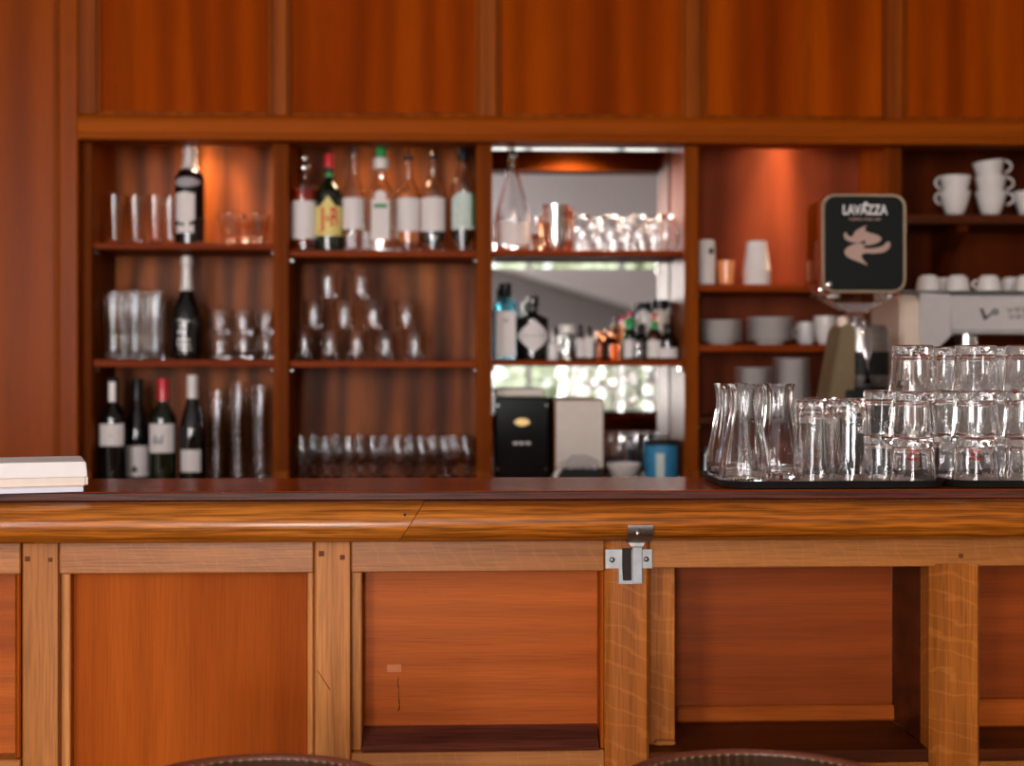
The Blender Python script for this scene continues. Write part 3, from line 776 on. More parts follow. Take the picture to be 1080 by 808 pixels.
label('label', 'paper', r, hz(253, z21, YO, 321), hz(213, z21, YO, 321), 70, t)
t, r, h = spirit(347, 163, 14, rnd + [(.29, .99)], 'green whisky bottle with red cap and yellow label', None, body='green_black')
lobj('neck_glass', 'cap_green', [(r * .30, h * .75), (r * .31, h * .76), (r * .31, h * .80), (r * .30, h * .81)], t, 18)
cap(t, 'cap_red', r * .36, h * .86, h, 'cap')
label('label', 'paper_yel', r, hz(250, z21, YO, 347), hz(208, z21, YO, 347), 72, t, shape=lambda q: (0, .74 + .26 * max(0, 1 - abs(2 * q - 1) * 2.2)))
for ch, sz, wd, md in (('J', .082, .018, -.50), ('&', .026, .012, .0), ('B', .082, .023, .50)):
    wrap_text('label_lettering', ch, sz, 'ink_red', t, r, hz(232, z21, YO, 347), wd, md)
t, r, h = spirit(373, 156, 12, [(.92, 0), (1, .02), (1, .4), (1, .52), (.85, .60), (.42, .70), (.30, .78), (.28, .92), (.32, .93), (.3, .96)], 'slender clear spirit bottle with thin pourer and white label', None)
label('label', 'paper', r, hz(243, z21, YO, 373), hz(210, z21, YO, 373), 66, t); pourer(t, r * .32, h * .96)
t, r, h = spirit(402, 152, 15.5, [(.95, 0), (1, .02), (1, .35), (1, .50), (.9, .56), (.55, .62), (.34, .68), (.32, .76), (.34, .78)], 'square clear bottle with green cap and white collar', 'glass_pale', .5, ang=5)
lobj('collar', 'cap_white', smoothp([(0, h * .76), (r * .5, h * .765), (r * .55, h * .80), (r * .5, h * .865), (0, h * .87)], 2), t, 20)
cap(t, 'cap_green', r * .36, h * .872, h * 1.0, 'cap')
bm = bmesh.new(); B(bm, -.027, .027, -r * .955 - .002, -r * .955 - .0008, h * .10, h * .47, .0004); obj('label', bm, 'paper', t)
bm = bmesh.new(); B(bm, -.020, .020, -r * .955 - .003, -r * .955 - .0021, h * .39, h * .43, .0004); obj('label_mark', bm, 'ink_green', t)
bm = bmesh.new(); bmesh.ops.create_circle(bm, cap_ends=True, radius=.017, segments=24)
for v in bm.verts: v.co = Vector((v.co.x, -r * .955 - .0015, h * .50 + v.co.y))
obj('crest', bm, 'paper', t)
t, r, h = spirit(431, 162, 12.5, rnd, 'clear bottle of amber spirit with black pourer and white label', 'liq_amber', .60)
label('label', 'paper', r, hz(245, z21, YO, 431), hz(210, z21, YO, 431), 72, t); pourer(t, r * .36, h * .93)
t, r, h = spirit(457, 161, 13, rnd, 'clear bottle of nearly black spirit with silver pourer and white label', 'liq_dark', .42)
label('label', 'paper', r, hz(245, z21, YO, 457), hz(210, z21, YO, 457), 72, t); pourer(t, r * .36, h * .93)
t, r, h = spirit(488.5, 155, 13.3, [(.92, 0), (1, .02), (1, .4), (1, .56), (.92, .64), (.6, .72), (.33, .79), (.3, .86), (.3, .9)], 'black capped bottle with a pale green mottled label', 'liq_dark', .30)
label('label', 'paper_green', r, hz(243, z21, YO, 490), hz(204, z21, YO, 490), 62, t, shape=lambda q: (0, .82 + .18 * math.sin(q * 3.1)))
label('label_stripe', 'ink_green', r, hz(240, z21, YO, 490), hz(206, z21, YO, 490), 9, t, off=.0014, mid=48)
cap(t, 'cap_black', r * .45, h * .86, h * 1.01, 'cap')
YO = YO_
# two little liqueur glasses in front of the spirits
lq = lobj('liqueur_glass', 'glass', vessel(smoothp([(.0125, 0), (.0135, .004), (.0145, .025), (.0155, .052)], 3), .0018, .010), None, 24)
def put(o, px, Y, z, lab, cat, group=None, dx=0, rz=0, flip=0.0):
    o.location = (WX(px, Y) + dx, Y, z + .0006 + flip); o.rotation_euler = (math.pi if flip else 0, 0, rz)
    tag(o, lab, cat, group); return o
put(lq, 369, 4.236, z21, 'tiny clear liqueur glass before the slender spirit bottle', 'glass', 'liqueur glasses')
put(dup(lq), 386, 4.236, z21, 'tiny clear liqueur glass before the square green-capped bottle', 'glass', 'liqueur glasses')

# ------------------------------------------------------------------ glassware on the back shelves
gl = lambda name, pts, wall=.0017, base=.012, n=24, fl=None: lobj(name, 'glass', vessel(smoothp(pts, 3), wall, base), None, n, fl)
# bay 1 top: slim footed glasses and sundae coupes
s1 = 1 / SC(150, YO)
pil_ = gl('pilsner_glass', [(.0225, 0), (.0225, .004), (.017, .012), (.0165, .025), (.019, .06), (.0235, .105), (.0275, .152)], base=.020)
for i, (px, dy) in enumerate(((121, 0), (143, .01), (164, 0), (180, .045))):
    o = pil_ if i == 0 else dup(pil_)
    put(o, px, YO + dy, z11, f'slim flared beer glass, {ORD[i]} from the left jamb on the top shelf', 'glass', 'slim beer glasses on the top shelf')
cp = gl('sundae_coupe', [(.026, 0), (.027, .004), (.014, .012), (.014, .020), (.025, .034), (.029, .052), (.038, .080), (.040, .092)], base=.026)
for i, (px, dy) in enumerate(((243, 0), (271, 0), (257, .085))):
    o = cp if i == 0 else dup(cp)
    put(o, px, YO + dy - .03, z11, ('wide footed glass coupe standing next to the tall black bottle', 'wide footed glass coupe beside the fluted post', 'wide footed glass coupe behind the other two')[i], 'glass', 'glass coupes on the top shelf')
# bay 1 middle: tall glasses left, stacked tumblers right
hb = gl('highball_glass', [(.0235, 0), (.0255, .004), (.0225, .022), (.0235, .06), (.0275, .11), (.0300, .155), (.0275, .206)], base=.020)
for i, (px, dy) in enumerate(((119.5, -.03), (142, -.03), (164, -.03), (131, .055), (154, .055))):
    o = hb if i == 0 else dup(hb)
    put(o, px, YO + dy - .03, z12, f'tall clear glass, {ORD[i % 3]} from the left in the {"front" if i < 3 else "rear"} row beside the sparkling wine', 'glass', 'tall glasses on the middle shelf')
st = gl('stacking_tumbler', [(.0285, 0), (.030, .004), (.031, .03), (.0325, .06), (.0335, .074)], base=.013, fl=(12, .05, .003, .066))
n_ = 0
for i, px in enumerate((231.5, 256, 280)):
    for k in range(2):
        o = st if n_ == 0 else dup(st); n_ += 1
        put(o, px, YO - .03 + (0, .01, 0)[i], z12 + k * .0752, f'clear tumbler, {("lower", "upper")[k]} of the {ORD[i]} pair from the sparkling wine', 'glass', 'tumblers stacked in pairs', rz=.3 * i)
# bay 1 bottom: three towers of nested glasses
ns = gl('nested_glass', [(.0185, 0), (.0195, .003), (.0235, .06), (.0275, .115)], wall=.0011, base=.006)
n_ = 0
for i, (px, ytop) in enumerate(((228, 412), (250, 403), (273, 406))):
    H = hz(ytop, ZB, YO, px); k_n = int((H - .115) / .026) + 1
    for k in range(k_n):
        o = ns if n_ == 0 else dup(ns); n_ += 1
        put(o, px, YO - .02, ZB + k * (H - .115) / (k_n - 1), f'clear glass, {ORD[k]} from the bottom of the {("tower beside the wine bottles", "middle tower", "tower beside the fluted post")[i]}', 'glass', 'towers of nested glasses')
# bay 2 middle: pyramid of 11 small tapered glasses
ft = gl('flared_glass', [(.0235, 0), (.0265, .004), (.0275, .02), (.0285, .05), (.0305, .075), (.0350, .0895)], base=.014)
n_ = 0
ra = [320.5, 347, 376, 406, 437]; rb = [331, 363, 394, 428]; rc = [346, 381]
for row, (xs_, nm) in enumerate(((ra, 'bottom'), (rb, 'middle'), (rc, 'top'))):
    for i, px in enumerate(xs_):
        o = ft if n_ == 0 else dup(ft); n_ += 1
        put(o, px, YO - .06, z22 + row * .0905, f'small flared glass, {ORD[i]} from the left in the {nm} row of the glass pyramid', 'glass', 'pyramid of flared glasses')
# bay 2 bottom: port glasses in two rows
pg = gl('port_glass', [(.027, 0), (.0272, .002), (.012, .006), (.0045, .012), (.0042, .038), (.010, .050), (.025, .068), (.030, .090), (.0285, .115), (.026, .136)], wall=.0013, base=.056, n=24)
n_ = 0
for row in (0, 1):
    for i, px in enumerate((319, 344, 368, 394, 419, 445, 469, 491.5) if row == 0 else (331, 355, 380, 406, 432, 457, 480)):
        o = pg if n_ == 0 else dup(pg); n_ += 1
        put(o, px, YO - .04 + row * .095, ZB, f'stemmed port glass, {ORD[i]} from the left in the {("front", "back")[row]} row on the bottom shelf', 'glass', 'port glasses in rows')

# ------------------------------------------------------------------ mirrored bay, top shelf
t, r, h = spirit(541, 160, 18, [(.95, 0), (1, .02), (1, .28), (.99, .36), (.9, .45), (.66, .58), (.42, .72), (.24, .84), (.2, .92), (.22, .95)], 'tall clear conical bottle with white label below the mirror top', None, z=z31, group=None, Y=YO - .02)
label('label', 'paper', r, hz(260, z31, YO - .02, 541), hz(236, z31, YO - .02, 541), 62, t)
pourer(t, r * .27, h * .955)
sh = lobj('cocktail_shaker', 'chrome', [(0, 0), (.030, 0), (.031, .003), (.034, .05), (.040, .118), (.0425, .132), (.043, .146), (.041, .146), (.0385, .132), (.030, .006), (0, .006)], None, 32)
put(sh, 586, YO, z31, 'polished steel cocktail shaker cup beside the conical bottle', 'shaker')
sh2 = lobj('cocktail_shaker', 'copper', [(0, 0), (.030, 0), (.031, .003), (.035, .06), (.041, .128), (.0425, .144), (.041, .144), (.0395, .128), (.030, .006), (0, .006)], None, 32)
put(sh2, 592, YO + .095, z31, 'copper cocktail shaker cup behind the polished steel one', 'shaker')
jg = lobj('jigger', 'copper', [(0, .002), (.012, 0), (.018, 0), (.0185, .001), (.008, .042), (.007, .046), (.0155, .09), (.015, .09), (.0055, .049), (0, .048)], None, 20)
put(jg, 570.5, YO - .03, z31, 'small copper jigger left of the steel shaker', 'jigger')
br = gl('balloon_tumbler', [(.022, 0), (.025, .003), (.035, .022), (.0412, .05), (.040, .08), (.035, .104), (.0335, .112)], base=.010)
n_ = 0
for row in (0, 1):
    for i, px in enumerate((614, 643.5, 673, 702) if row == 0 else (629, 660, 690)):
        o = br if n_ == 0 else dup(br); n_ += 1
        put(o, px, YO - .05 + .1 * row, z31, f'round balloon tumbler upside down, {ORD[i]} from the shakers in the {("front", "back")[row]} row', 'glass', 'upturned balloon tumblers', flip=.112)
# middle shelf of the mirrored bay
t, r, h = spirit(533, 299, 13.5, [(.96, 0), (1, .02), (1, .35), (1, .66), (.95, .72), (.62, .78), (.40, .81), (.38, .84)], 'pale blue glass gin bottle with black cap and tall white label', None, body='glass_aqua', ang=6, z=z32, group=None)
lobj('cap', 'cap_black', [(0, h * .82), (r * .46, h * .82), (r * .50, h * .83), (r * .48, h), (0, h)], t, 20)
bm = bmesh.new(); B(bm, -.030, .030, -r * .94 - .002, -r * .94 - .0008, h * .04, h * .63, .0004); obj('label', bm, 'paper', t)
bm = bmesh.new(); B(bm, -.008, .008, -r * .94 - .0028, -r * .94 - .0021, h * .49, h * .53, .0003); obj('label_mark', bm, 'ink_grey', t)
t, r, h = spirit(562, 313, 16.5, [(.95, 0), (1, .02), (1, .35), (1, .60), (.95, .66), (.55, .71), (.32, .75), (.30, .84), (.36, .85), (.36, .99), (.3, 1)], 'squat black bottle with a white diamond label', None, body='black_glass', z=z32, group=None)
label('label', 'paper', r, hz(372, z32, YO, 562), hz(337.5, z32, YO, 562), 76, t, shape=lambda q: (.5 - .5 * (1 - abs(2 * q - 1)), .5 + .5 * (1 - abs(2 * q - 1))))
bm = bmesh.new(); sector(bm, r + .0013, hz(355.2, z32, YO, 562), hz(354.2, z32, YO, 562), R(-40), R(40)); obj('label_mark', bm, 'ink_grey', t)
def small(px, ytop, rpx, pts, name, body, lab, capm=None, capz=(.8, 1), lm=None, lz=(.1, .5), Y=YO, half=60, z=None, group=None, capr=1.06, lcat='bottle'):
    z = z32 if z is None else z
    r = rpx / SC(px, Y); h = hz(ytop, z, Y, px)
    P = [(r * a, h * c) for a, c in pts]
    t = bottle_lathe(px, Y, z, name, body, P, lab, lcat, group, 20, shell=.0018 if body.startswith('glass') else None)
    if capm:
        rr = max(a for a, c in pts if c >= capz[0] - .06) * r * capr
        lobj('cap', capm, [(0, h * capz[0] + .0003), (rr, h * capz[0] + .0003), (rr, h * capz[1] - .001), (rr * .9, h * capz[1] + .001), (0, h * capz[1] + .001)], t, 18)
    if lm: label('label', lm, r, h * lz[0], h * lz[1], half, t)
    return t, r, h
sm = [(.9, 0), (1, .03), (1, .35), (1, .55), (.8, .64), (.42, .74), (.40, .80), (.40, .98)]
jar = [(.9, 0), (1, .04), (1, .5), (.98, .68), (.8, .74), (.8, .98)]
small(583, 353, 7, sm, 'sample_bottle', 'cap_white', 'tiny milky white bottle beside the squat black bottle')
small(598, 343, 11, jar, 'glass_jar', 'glass', 'round glass jar with a wide pale lid', 'cap_white', (.76, 1), lcat='jar')
small(612, 343, 5, sm, 'vial', 'black_glass', 'slim dark vial with narrow white label beside the glass jar', 'cap_black', (.78, 1), 'paper', (.08, .62), half=75)
small(622, 345, 5, sm, 'vial', 'black_glass', 'slim dark vial with narrow white label, second from the glass jar', 'cap_black', (.78, 1), 'paper', (.08, .70), half=75)
small(632, 349, 6, sm, 'bitters_bottle', 'liq_brown', 'thin brown bitters bottle beside the dark vials', 'copper', (.80, 1))
small(644, 346, 11.5, [(.9, 0), (1, .03), (1, .4), (.96, .52), (.6, .62), (.5, .70), (.5, .98)], 'bitters_bottle', 'liq_brown', 'broad round brown bitters bottle with copper cap', 'copper', (.78, 1))
small(658, 334, 9, sm, 'bitters_bottle', 'liq_amber', 'amber bitters bottle with red cap and pale label', 'cap_red', (.86, 1), 'paper', (.05, .42), Y=YO + .05)
small(664, 333, 7, sm, 'bitters_bottle', 'glass_green', 'thin green necked bottle with red tip', 'cap_green', (.70, .90), 'paper', (.05, .45), Y=YO - .02)
small(676, 342, 10, sm, 'bitters_bottle', 'green_black', 'dark green bottle with wide black cap', 'cap_black', (.74, 1), Y=YO + .04)
small(673, 361, 6, jar, 'sample_bottle', 'glass', 'tiny clear bottle before the dark green one', 'chrome', (.76, 1), Y=YO - .06)
small(690, 335, 8.5, sm, 'bitters_bottle', 'liq_brown', 'brown bottle with green neck, red tip and oval white label', 'cap_green', (.72, .90), 'paper', (.06, .46), Y=YO - .03, half=65)
small(704.5, 342, 10.5, sm, 'bitters_bottle', 'black_glass', 'dark bottle with red and white label beside the mirror post', 'cap_black', (.80, 1), 'paper', (.06, .34), Y=YO - .03)
t = bpy.context.scene.objects['bitters_bottle.006'] if 'bitters_bottle.006' in bpy.context.scene.objects else None
small(679, 320, 8, [(.9, 0), (1, .03), (1, .5), (1, .78), (.75, .84), (.55, .88), (.55, .98)], 'syrup_bottle', 'plasticw', 'white syrup bottle with black cap standing behind the bitters', 'cap_black', (.88, 1), Y=YO + .10)
small(696, 317, 10.5, [(.9, 0), (1, .03), (1, .5), (1, .74), (.8, .80), (.7, .84), (.7, .98)], 'syrup_bottle', 'cream', 'larger cream syrup bottle with black cap beside the mirror post', 'cap_black', (.84, 1), Y=YO + .10)
# red tips
for o_ in [o for o in sc.objects if o.get('label') and 'red tip' in o['label']]:
    zc_ = max((o_.matrix_world.translation.z * 0 + max(v.co.z for v in c.data.vertices)) for c in o_.children)
    lobj('cap_tip', 'cap_red', [(0, zc_ + .0002), (.0065, zc_ + .0002), (.0065, zc_ + .013), (.005, zc_ + .015), (0, zc_ + .015)], o_, 14)

# bottom of the mirrored bay: black dispenser, napkin holder, jars, tin
Yd = 4.30
px0, px1 = 522, 579
x0, x1 = WX(px0, Yd), WX(px1, Yd); hD = hz(419, ZB, Yd, 550)
d = empty('dispenser_box', ((x0 + x1) / 2, Yd, ZB + .0006)); w = (x1 - x0) / 2
tag(d, 'glossy black box dispenser with pale lid and gold lozenge emblem', 'dispenser')
bm = bmesh.new(); B(bm, -w, w, 0, .16, 0, hD, .006, 2); obj('body', bm, 'blackp', d)
bm = bmesh.new(); B(bm, -w + .001, w - .012, .004, .15, hD + .0005, hD + .026, .006, 2); obj('lid', bm, 'cream', d)
bm = bmesh.new()
fw = w - .014; poly = [(-fw, hD * .94), (fw, hD * .94), (fw, hD * .52)] + [(fw * math.cos(R(a)), hD * .50 - hD * .18 * math.sin(R(a))) for a in range(15, 180, 15)] + [(-fw, hD * .52)]
prism(bm, poly, -.007, -.0004, 'Y'); obj('front_plate', bm, 'blackp', d)
bm = bmesh.new()
prism(bm, [(.024 * math.cos(R(a)), hD * .70 + .012 * math.sin(R(a)) * abs(math.sin(R(a))) ** .4) for a in range(0, 360, 15)], -.0085, -.0072, 'Y'); obj('emblem', bm, 'gold', d)
for q in (-.020, -.002, .018):
    bm = bmesh.new(); B(bm, q - .007, q + .007, -.010, -.0072, hD * .43, hD * .465, .002, 2); obj('button', bm, 'ink_white', d)
for sx in (-1, 1):
    for zz_ in (.90, .14):
        bm = bmesh.new(); lathe(bm, [(0, 0), (.004, 0), (.003, .003), (0, .003)], 10)
        for v in bm.verts: v.co = Vector((sx * (w - .008) + v.co.x, -.0004 - v.co.z, hD * zz_ + v.co.y))
        obj('screw', bm, 'chrome', d, True, 40)
Yn = 4.29; x0, x1 = WX(585, Yn), WX(637.5, Yn); hN = hz(421.5, ZB, Yn, 610)
d = empty('napkin_dispenser', ((x0 + x1) / 2, Yn, ZB + .0006)); w = (x1 - x0) / 2
tag(d, 'cream napkin dispenser with brown edges and a napkin hanging out', 'dispenser')
bm = bmesh.new(); B(bm, -w, w, .012, .11, 0, hN, .003); obj('body', bm, 'mahog_post', d)
bm = bmesh.new(); poly = [(-w + .004, .038), (w - .004, .038), (w - .004, hN - .003), (-w + .004, hN - .003)]
prism(bm, poly, .003, .0115, 'Y'); obj('front_plate', bm, 'cream', d)
bm = bmesh.new(); B(bm, -w + .016, w - .004, .008, .0118, .003, .036, .001); obj('slot', bm, 'blackm', d)
bm = bmesh.new(); rows = []
for j in range(9):
    tj = j / 8; row = []
    for i in range(15):
        ti = i / 14; a = ti * 2 - 1
        row.append(bm.verts.new((a * (w - .014) * (1 - .25 * tj) , -.004 - .012 * math.sin(tj * 2.6) - .003 * math.sin(ti * 17 + tj * 3), .040 + .040 * (1 - tj * .9) * (1 - .7 * a * a) - .006 * tj + .002 * math.sin(ti * 23))))
    rows.append(row)
for A_, C_ in zip(rows, rows[1:]):
    for i in range(14): bm.faces.new((A_[i], A_[i + 1], C_[i + 1], C_[i]))
bmesh.ops.solidify(bm, geom=bm.faces[:], thickness=.0012)
obj('napkin', bm, 'napw', d, True)
bm = bmesh.new(); tube(bm, [(-w + .02, -.004, .036), (-w + .006, -.008, .025), (-w - .001, -.010, .012), (-w - .002, -.008, .003)], .006, 8, taper=[.006, .008, .008, .005]); obj('napkin_corner', bm, 'napw', d, True)
# glass storage jars, bowl, tin
gj = gl('storage_jar', [(.036, 0), (.040, .004), (.041, .05), (.041, .10), (.034, .122), (.034, .135)], base=.008)
put(gj, 655, 4.355, ZB + .0, 'clear glass storage jar behind the white bowl', 'jar', 'glass storage jars')
put(dup(gj), 693, 4.39, ZB, 'clear glass storage jar behind the blue tin', 'jar', 'glass storage jars')
put(dup(gj), 669, 4.445, ZB, 'clear glass storage jar closest to the mirror', 'jar', 'glass storage jars')
bw = lobj('bowl', 'chinaw', vessel(smoothp([(.022, 0), (.024, .004), (.036, .02), (.050, .044), (.053, .054)], 3), .003, .006), None, 32)
put(bw, 658, 4.265, ZB, 'white china bowl beside the blue tin', 'bowl')
x0, x1 = WX(680, 4.27), WX(716, 4.27)
t = empty('tin', ((x0 + x1) / 2, 4.28, ZB + .0006)); hT = hz(465, ZB, 4.28, 698); rT = (x1 - x0) / 2
lobj('tin_body', 'tin_blue', [(0, 0), (rT * .97, 0), (rT, .003), (rT, hT - .014), (rT * .97, hT - .012), (0, hT - .012)], t, 32)
lobj('tin_lid', 'blackm', [(0, hT - .0115), (rT * 1.01, hT - .0115), (rT * 1.01, hT - .002), (rT * .97, hT), (0, hT)], t, 32)
label('label', 'paper_green', rT, hT * .1, hT * .7, 14, t, mid=-12)
tag(t, 'round blue tin with dark lid at the foot of the mirror', 'tin')

# ------------------------------------------------------------------ bay 4
px = 745; h = hz(253, z41, YO, px); r = 9.6 / SC(px, YO)
t = empty('air_freshener', (WX(px, YO), YO, z41 + .0006))
lobj('housing', 'plasticw', smoothp([(0, 0), (r * .96, 0), (r, .004), (r * 1.0, h * .5), (r * .93, h * .9), (r * .82, h * .985), (r * .4, h), (0, h)], 3), t, 28)
bm = bmesh.new(); lathe(bm, [(0, 0), (.008, 0), (.008, .003), (0, .003)], 14)
for v in bm.verts: v.co = Vector((.010 + v.co.x, -r * .93 - v.co.z + .001, h * .74 + v.co.y * 1.2))
obj('nozzle', bm, 'cap_black', t)
tag(t, 'white cylindrical air freshener with a dark nozzle hole', 'air freshener')
og = lobj('votive_glass', 'orange_glass', vessel(smoothp([(.020, 0), (.0225, .003), (.025, .04), (.027, .078)], 3), .002, .006), None, 24)
put(og, 766, YO - .01, z41, 'small orange glass between air freshener and paper cups', 'glass')
# inverted paper cups, nested
cup = lobj('paper_cup', 'papercup', [(.0405, 0), (.0425, 0), (.0428, .003), (.0412, .0045), (.0302, .092), (.0285, .0925), (.0285, .089), (0, .089), (0, .088), (.0297, .088), (.0405, .0045), (.0405, 0)], None, 32)
H = hz(255.5, z41, YO, 798) - .0925
for k in range(4):
    o = cup if k == 0 else dup(cup)
    put(o, 798, YO - .02, z41 + H * k / 3, f'upturned white paper cup, {ORD[k]} from the bottom of its stack', 'paper cup', 'stack of paper cups')
# saucers and bowls
pl = lambda r_, hh_: [(0, .0), (r_ * .55, 0), (r_ * .57, .0012), (r_ * .66, hh_ * .72), (r_ * .995, hh_), (r_ * 1.0, hh_ + .0012), (r_ * .985, hh_ + .0022), (r_ * .64, hh_ * .72 + .0022), (r_ * .54, .003), (0, .0028)]
sa = lobj('saucer', 'chinaw', pl(22 / SC(761, YO), .012), None, 32)
n1_ = 8; dz = (hz(338.5, z42, YO, 761) - .014) / (n1_ - 1)
for k in range(n1_):
    o = sa if k == 0 else dup(sa)
    put(o, 761, YO - .02, z42 + k * dz, f'white saucer, {ORD[k]} from the bottom of the pile under the air freshener', 'saucer', 'pile of saucers by the post')
sb = lobj('soup_plate', 'chinaw', pl(25 / SC(812, YO), .016), None, 32)
dz = (hz(335.5, z42, YO, 812) - .018) / 7
for k in range(8):
    o = sb if k == 0 else dup(sb)
    put(o, 812, YO - .02, z42 + k * dz, f'white soup plate, {ORD[k]} from the bottom of the pile under the paper cups', 'plate', 'pile of soup plates')
sd = lobj('dessert_plate', 'chinaw', pl(20 / SC(793, YO), .012), None, 32)
for (px, yt, nm) in ((795, 388, 'lower pile'), (835, 378.5, 'taller pile')):
    Ht = hz(yt, z43, YO, px) - .014; kn = int(round(Ht / .0125)) + 1
    for k in range(kn):
        o = sd if (k == 0 and px == 795) else dup(sd)
        put(o, px, YO - .03, z43 + Ht * k / (kn - 1), f'white dessert plate, {ORD[k]} from the bottom of the {nm} behind the carafes', 'plate', f'{nm} of dessert plates')
# cups
def make_cup(name, r0, r1, h, patch=False, hc=.56, hs=.016, bulge=.94):
    t = empty(name)
    lobj('cup_body', 'chinaw', vessel(smoothp([(r0 * .72, 0), (r0 * .78, .003), (r0, h * .15), (r1 * bulge, h * .6), (r1, h)], 3), .0028, .006), t, 32)
    bm = bmesh.new(); pts = []
    for i in range(11):
        a = R(-80 + 160 * i / 10); pts.append((r1 * .93 + hs * math.cos(a) * 1.1 - .002, 0, h * hc + h * .25 * math.sin(a)))
    tube(bm, pts, .0034, 8); obj('handle', bm, 'chinaw', t, True)
    if patch:
        label('glaze_patch', 'cup_black', r0 * 1.02, h * .06, h * .46, 15, t, mid=-52, off=.0012)
    return t
c1 = make_cup('coffee_cup', .026, .032, .072)
put(c1, 850, 4.385, z42, 'white coffee cup beside the soup plates', 'cup', 'coffee cups by the plates', rz=R(200))
c2 = make_cup('coffee_cup', .028, .036, .086)
put(c2, 871, 4.26, z42, 'larger white coffee cup half hidden by the grinder', 'cup', 'coffee cups by the plates', rz=R(20))
# small metal jugs at the foot of bay 4
jugs = lobj('milk_jug', 'steel', vessel(smoothp([(.016, 0), (.019, .004), (.021, .03), (.016, .07), (.015, .088), (.018, .10)], 3), .0015, .004), None, 24)
put(jugs, 746, 4.25, ZB, 'small steel jug at the foot of the post', 'jug', 'small steel jugs')
put(dup(jugs), 757, 4.36, ZB, 'small steel jug behind the first one', 'jug', 'small steel jugs')

# ------------------------------------------------------------------ bay 5: cups on the shelf
big = make_cup('stoneware_cup', .029, .047, .075, False, .71, .023, .85)
CUP = [(1007, 0, 1, 'first cup from the bracket, lower of its pair'), (1007, 1, 1, 'first stack from the bracket, upper cup'), (1045, 0, 0, 'lowest'), (1045, 1, 0, 'middle'), (1045, 2, 0, 'topmost tilted'), (1085, 0, 0, 'single')]
labs = ['white cup with its handle to the left, lower of the pair above the bracket', 'white cup with its handle to the left, upper of the pair above the bracket', 'white cup with handle to the right, lowest of the three-cup stack', 'white cup with handle to the right, middle of the three-cup stack', 'tilted white cup on top of the three-cup stack', 'white cup standing alone right of the three-cup stack']
for i, (px, k, a, _) in enumerate(CUP):
    o = big if i == 0 else dup(big)
    Yk = YO - .06
    put(o, px, Yk, z51 + k * .036, labs[i], 'cup', 'cups on the dark shelf', rz=R(-12 if px > 1020 else 192))
    if k: o.rotation_euler = (0, R(-1 if k == 1 else -7), o.rotation_euler.z); o.location.z += .010 * k

# ------------------------------------------------------------------ espresso machine
YM = 3.90
xm0 = WX(950, YM); xm1 = xm0 + .80
mz0, mz1 = ZB + .04, WZ(308, YM, 1010)
em = empty('espresso_machine', (xm0 + .4, YM, ZB + .0006)); tag(em, 'pale enamel espresso machine with cream side cheek behind the tumblers', 'espresso machine')
EI = Matrix.Translation(-em.location)
def epart(o): o.parent = em; o.matrix_parent_inverse = EI; return o
bm = bmesh.new()
xs1 = WX(971, YM)
prof = [(YM + .05, mz0), (YM + .02, mz0 + .06)] + [(YM + .02 - .0, mz0 + .3)]
cheek = [(YM + .0, mz0), (YM + .29, mz0), (YM + .29, mz1 - .03), (YM + .26, mz1), (YM + .04, mz1), (YM + .01, mz1 - .015), (YM, mz1 - .04)]
prism(bm, cheek, xm0, xs1, 'X'); bmesh.ops.bevel(bm, geom=bm.edges[:], offset=.008, segments=3, affect='EDGES')
epart(obj('side_cheek', bm, 'machine_side', None, True, 30))
bm = bmesh.new(); prism(bm, cheek, xm1 - .045, xm1, 'X'); bmesh.ops.bevel(bm, geom=bm.edges[:], offset=.008, segments=3, affect='EDGES')
epart(obj('side_cheek', bm, 'machine_side', None, True, 30))
zf = WZ(352, YM, 1010)
bm = bmesh.new(); prism(bm, [(YM + .03, mz1 - .004), (YM + .012, mz1 - .012), (YM - .012, zf + .012), (YM - .004, zf), (YM + .27, zf), (YM + .27, mz1 - .004)], WX(1003, YM), xm1 - .0455, 'X')
epart(obj('front_hood', bm, 'machine'))
bm = bmesh.new(); prism(bm, [(xs1 + .0005, mz1 - .002), (WX(1003, YM) - .0005, mz1 - .006), (WX(1008, YM) - .006, zf), (WX(990, YM), zf - .04), (xs1 + .0005, zf - .06)], YM + .005, YM + .23, 'Y')
epart(obj('inner_cheek', bm, 'machine'))
epart(box('back_splash', 'steel_dark', xs1 + .0005, xm1 - .046, YM + .235, YM + .275, mz0, zf - .062, bev=.003))
epart(box('drip_tray', 'steel', xs1 + .0005, xm1 - .046, YM + .01, YM + .234, mz0, mz0 + .05, bev=.004))
for q in (.22, .48):
    bm = bmesh.new(); lathe(bm, [(0, 0), (.032, 0), (.034, .02), (.034, .05), (0, .05)], 24)
    for v in bm.verts: v.co += Vector((xm0 + q, YM + .10, zf - .0515))
    g = epart(obj('group_head', bm, 'chrome', None, True, 40))
    bm = bmesh.new(); tube(bm, [(xm0 + q, YM + .07, zf - .06), (xm0 + q, YM - .04, zf - .065), (xm0 + q, YM - .10, zf - .07)], .012, 10); epart(obj('portafilter', bm, 'blackm', None, True))
epart(box('cup_rail', 'steel', xm0 + .012, xm1 - .012, YM + .02, YM + .27, mz1 + .0005, mz1 + .005, bev=.001))
for sx in (xm0 + .06, xm1 - .06):
    for sy in (YM + .05, YM + .24):
        bm = bmesh.new(); lathe(bm, [(0, 0), (.018, 0), (.015, .039), (0, .039)], 14)
        for v in bm.verts: v.co += Vector((sx, sy, ZB + .0006))
        epart(obj('foot', bm, 'blackm', None, True, 40))
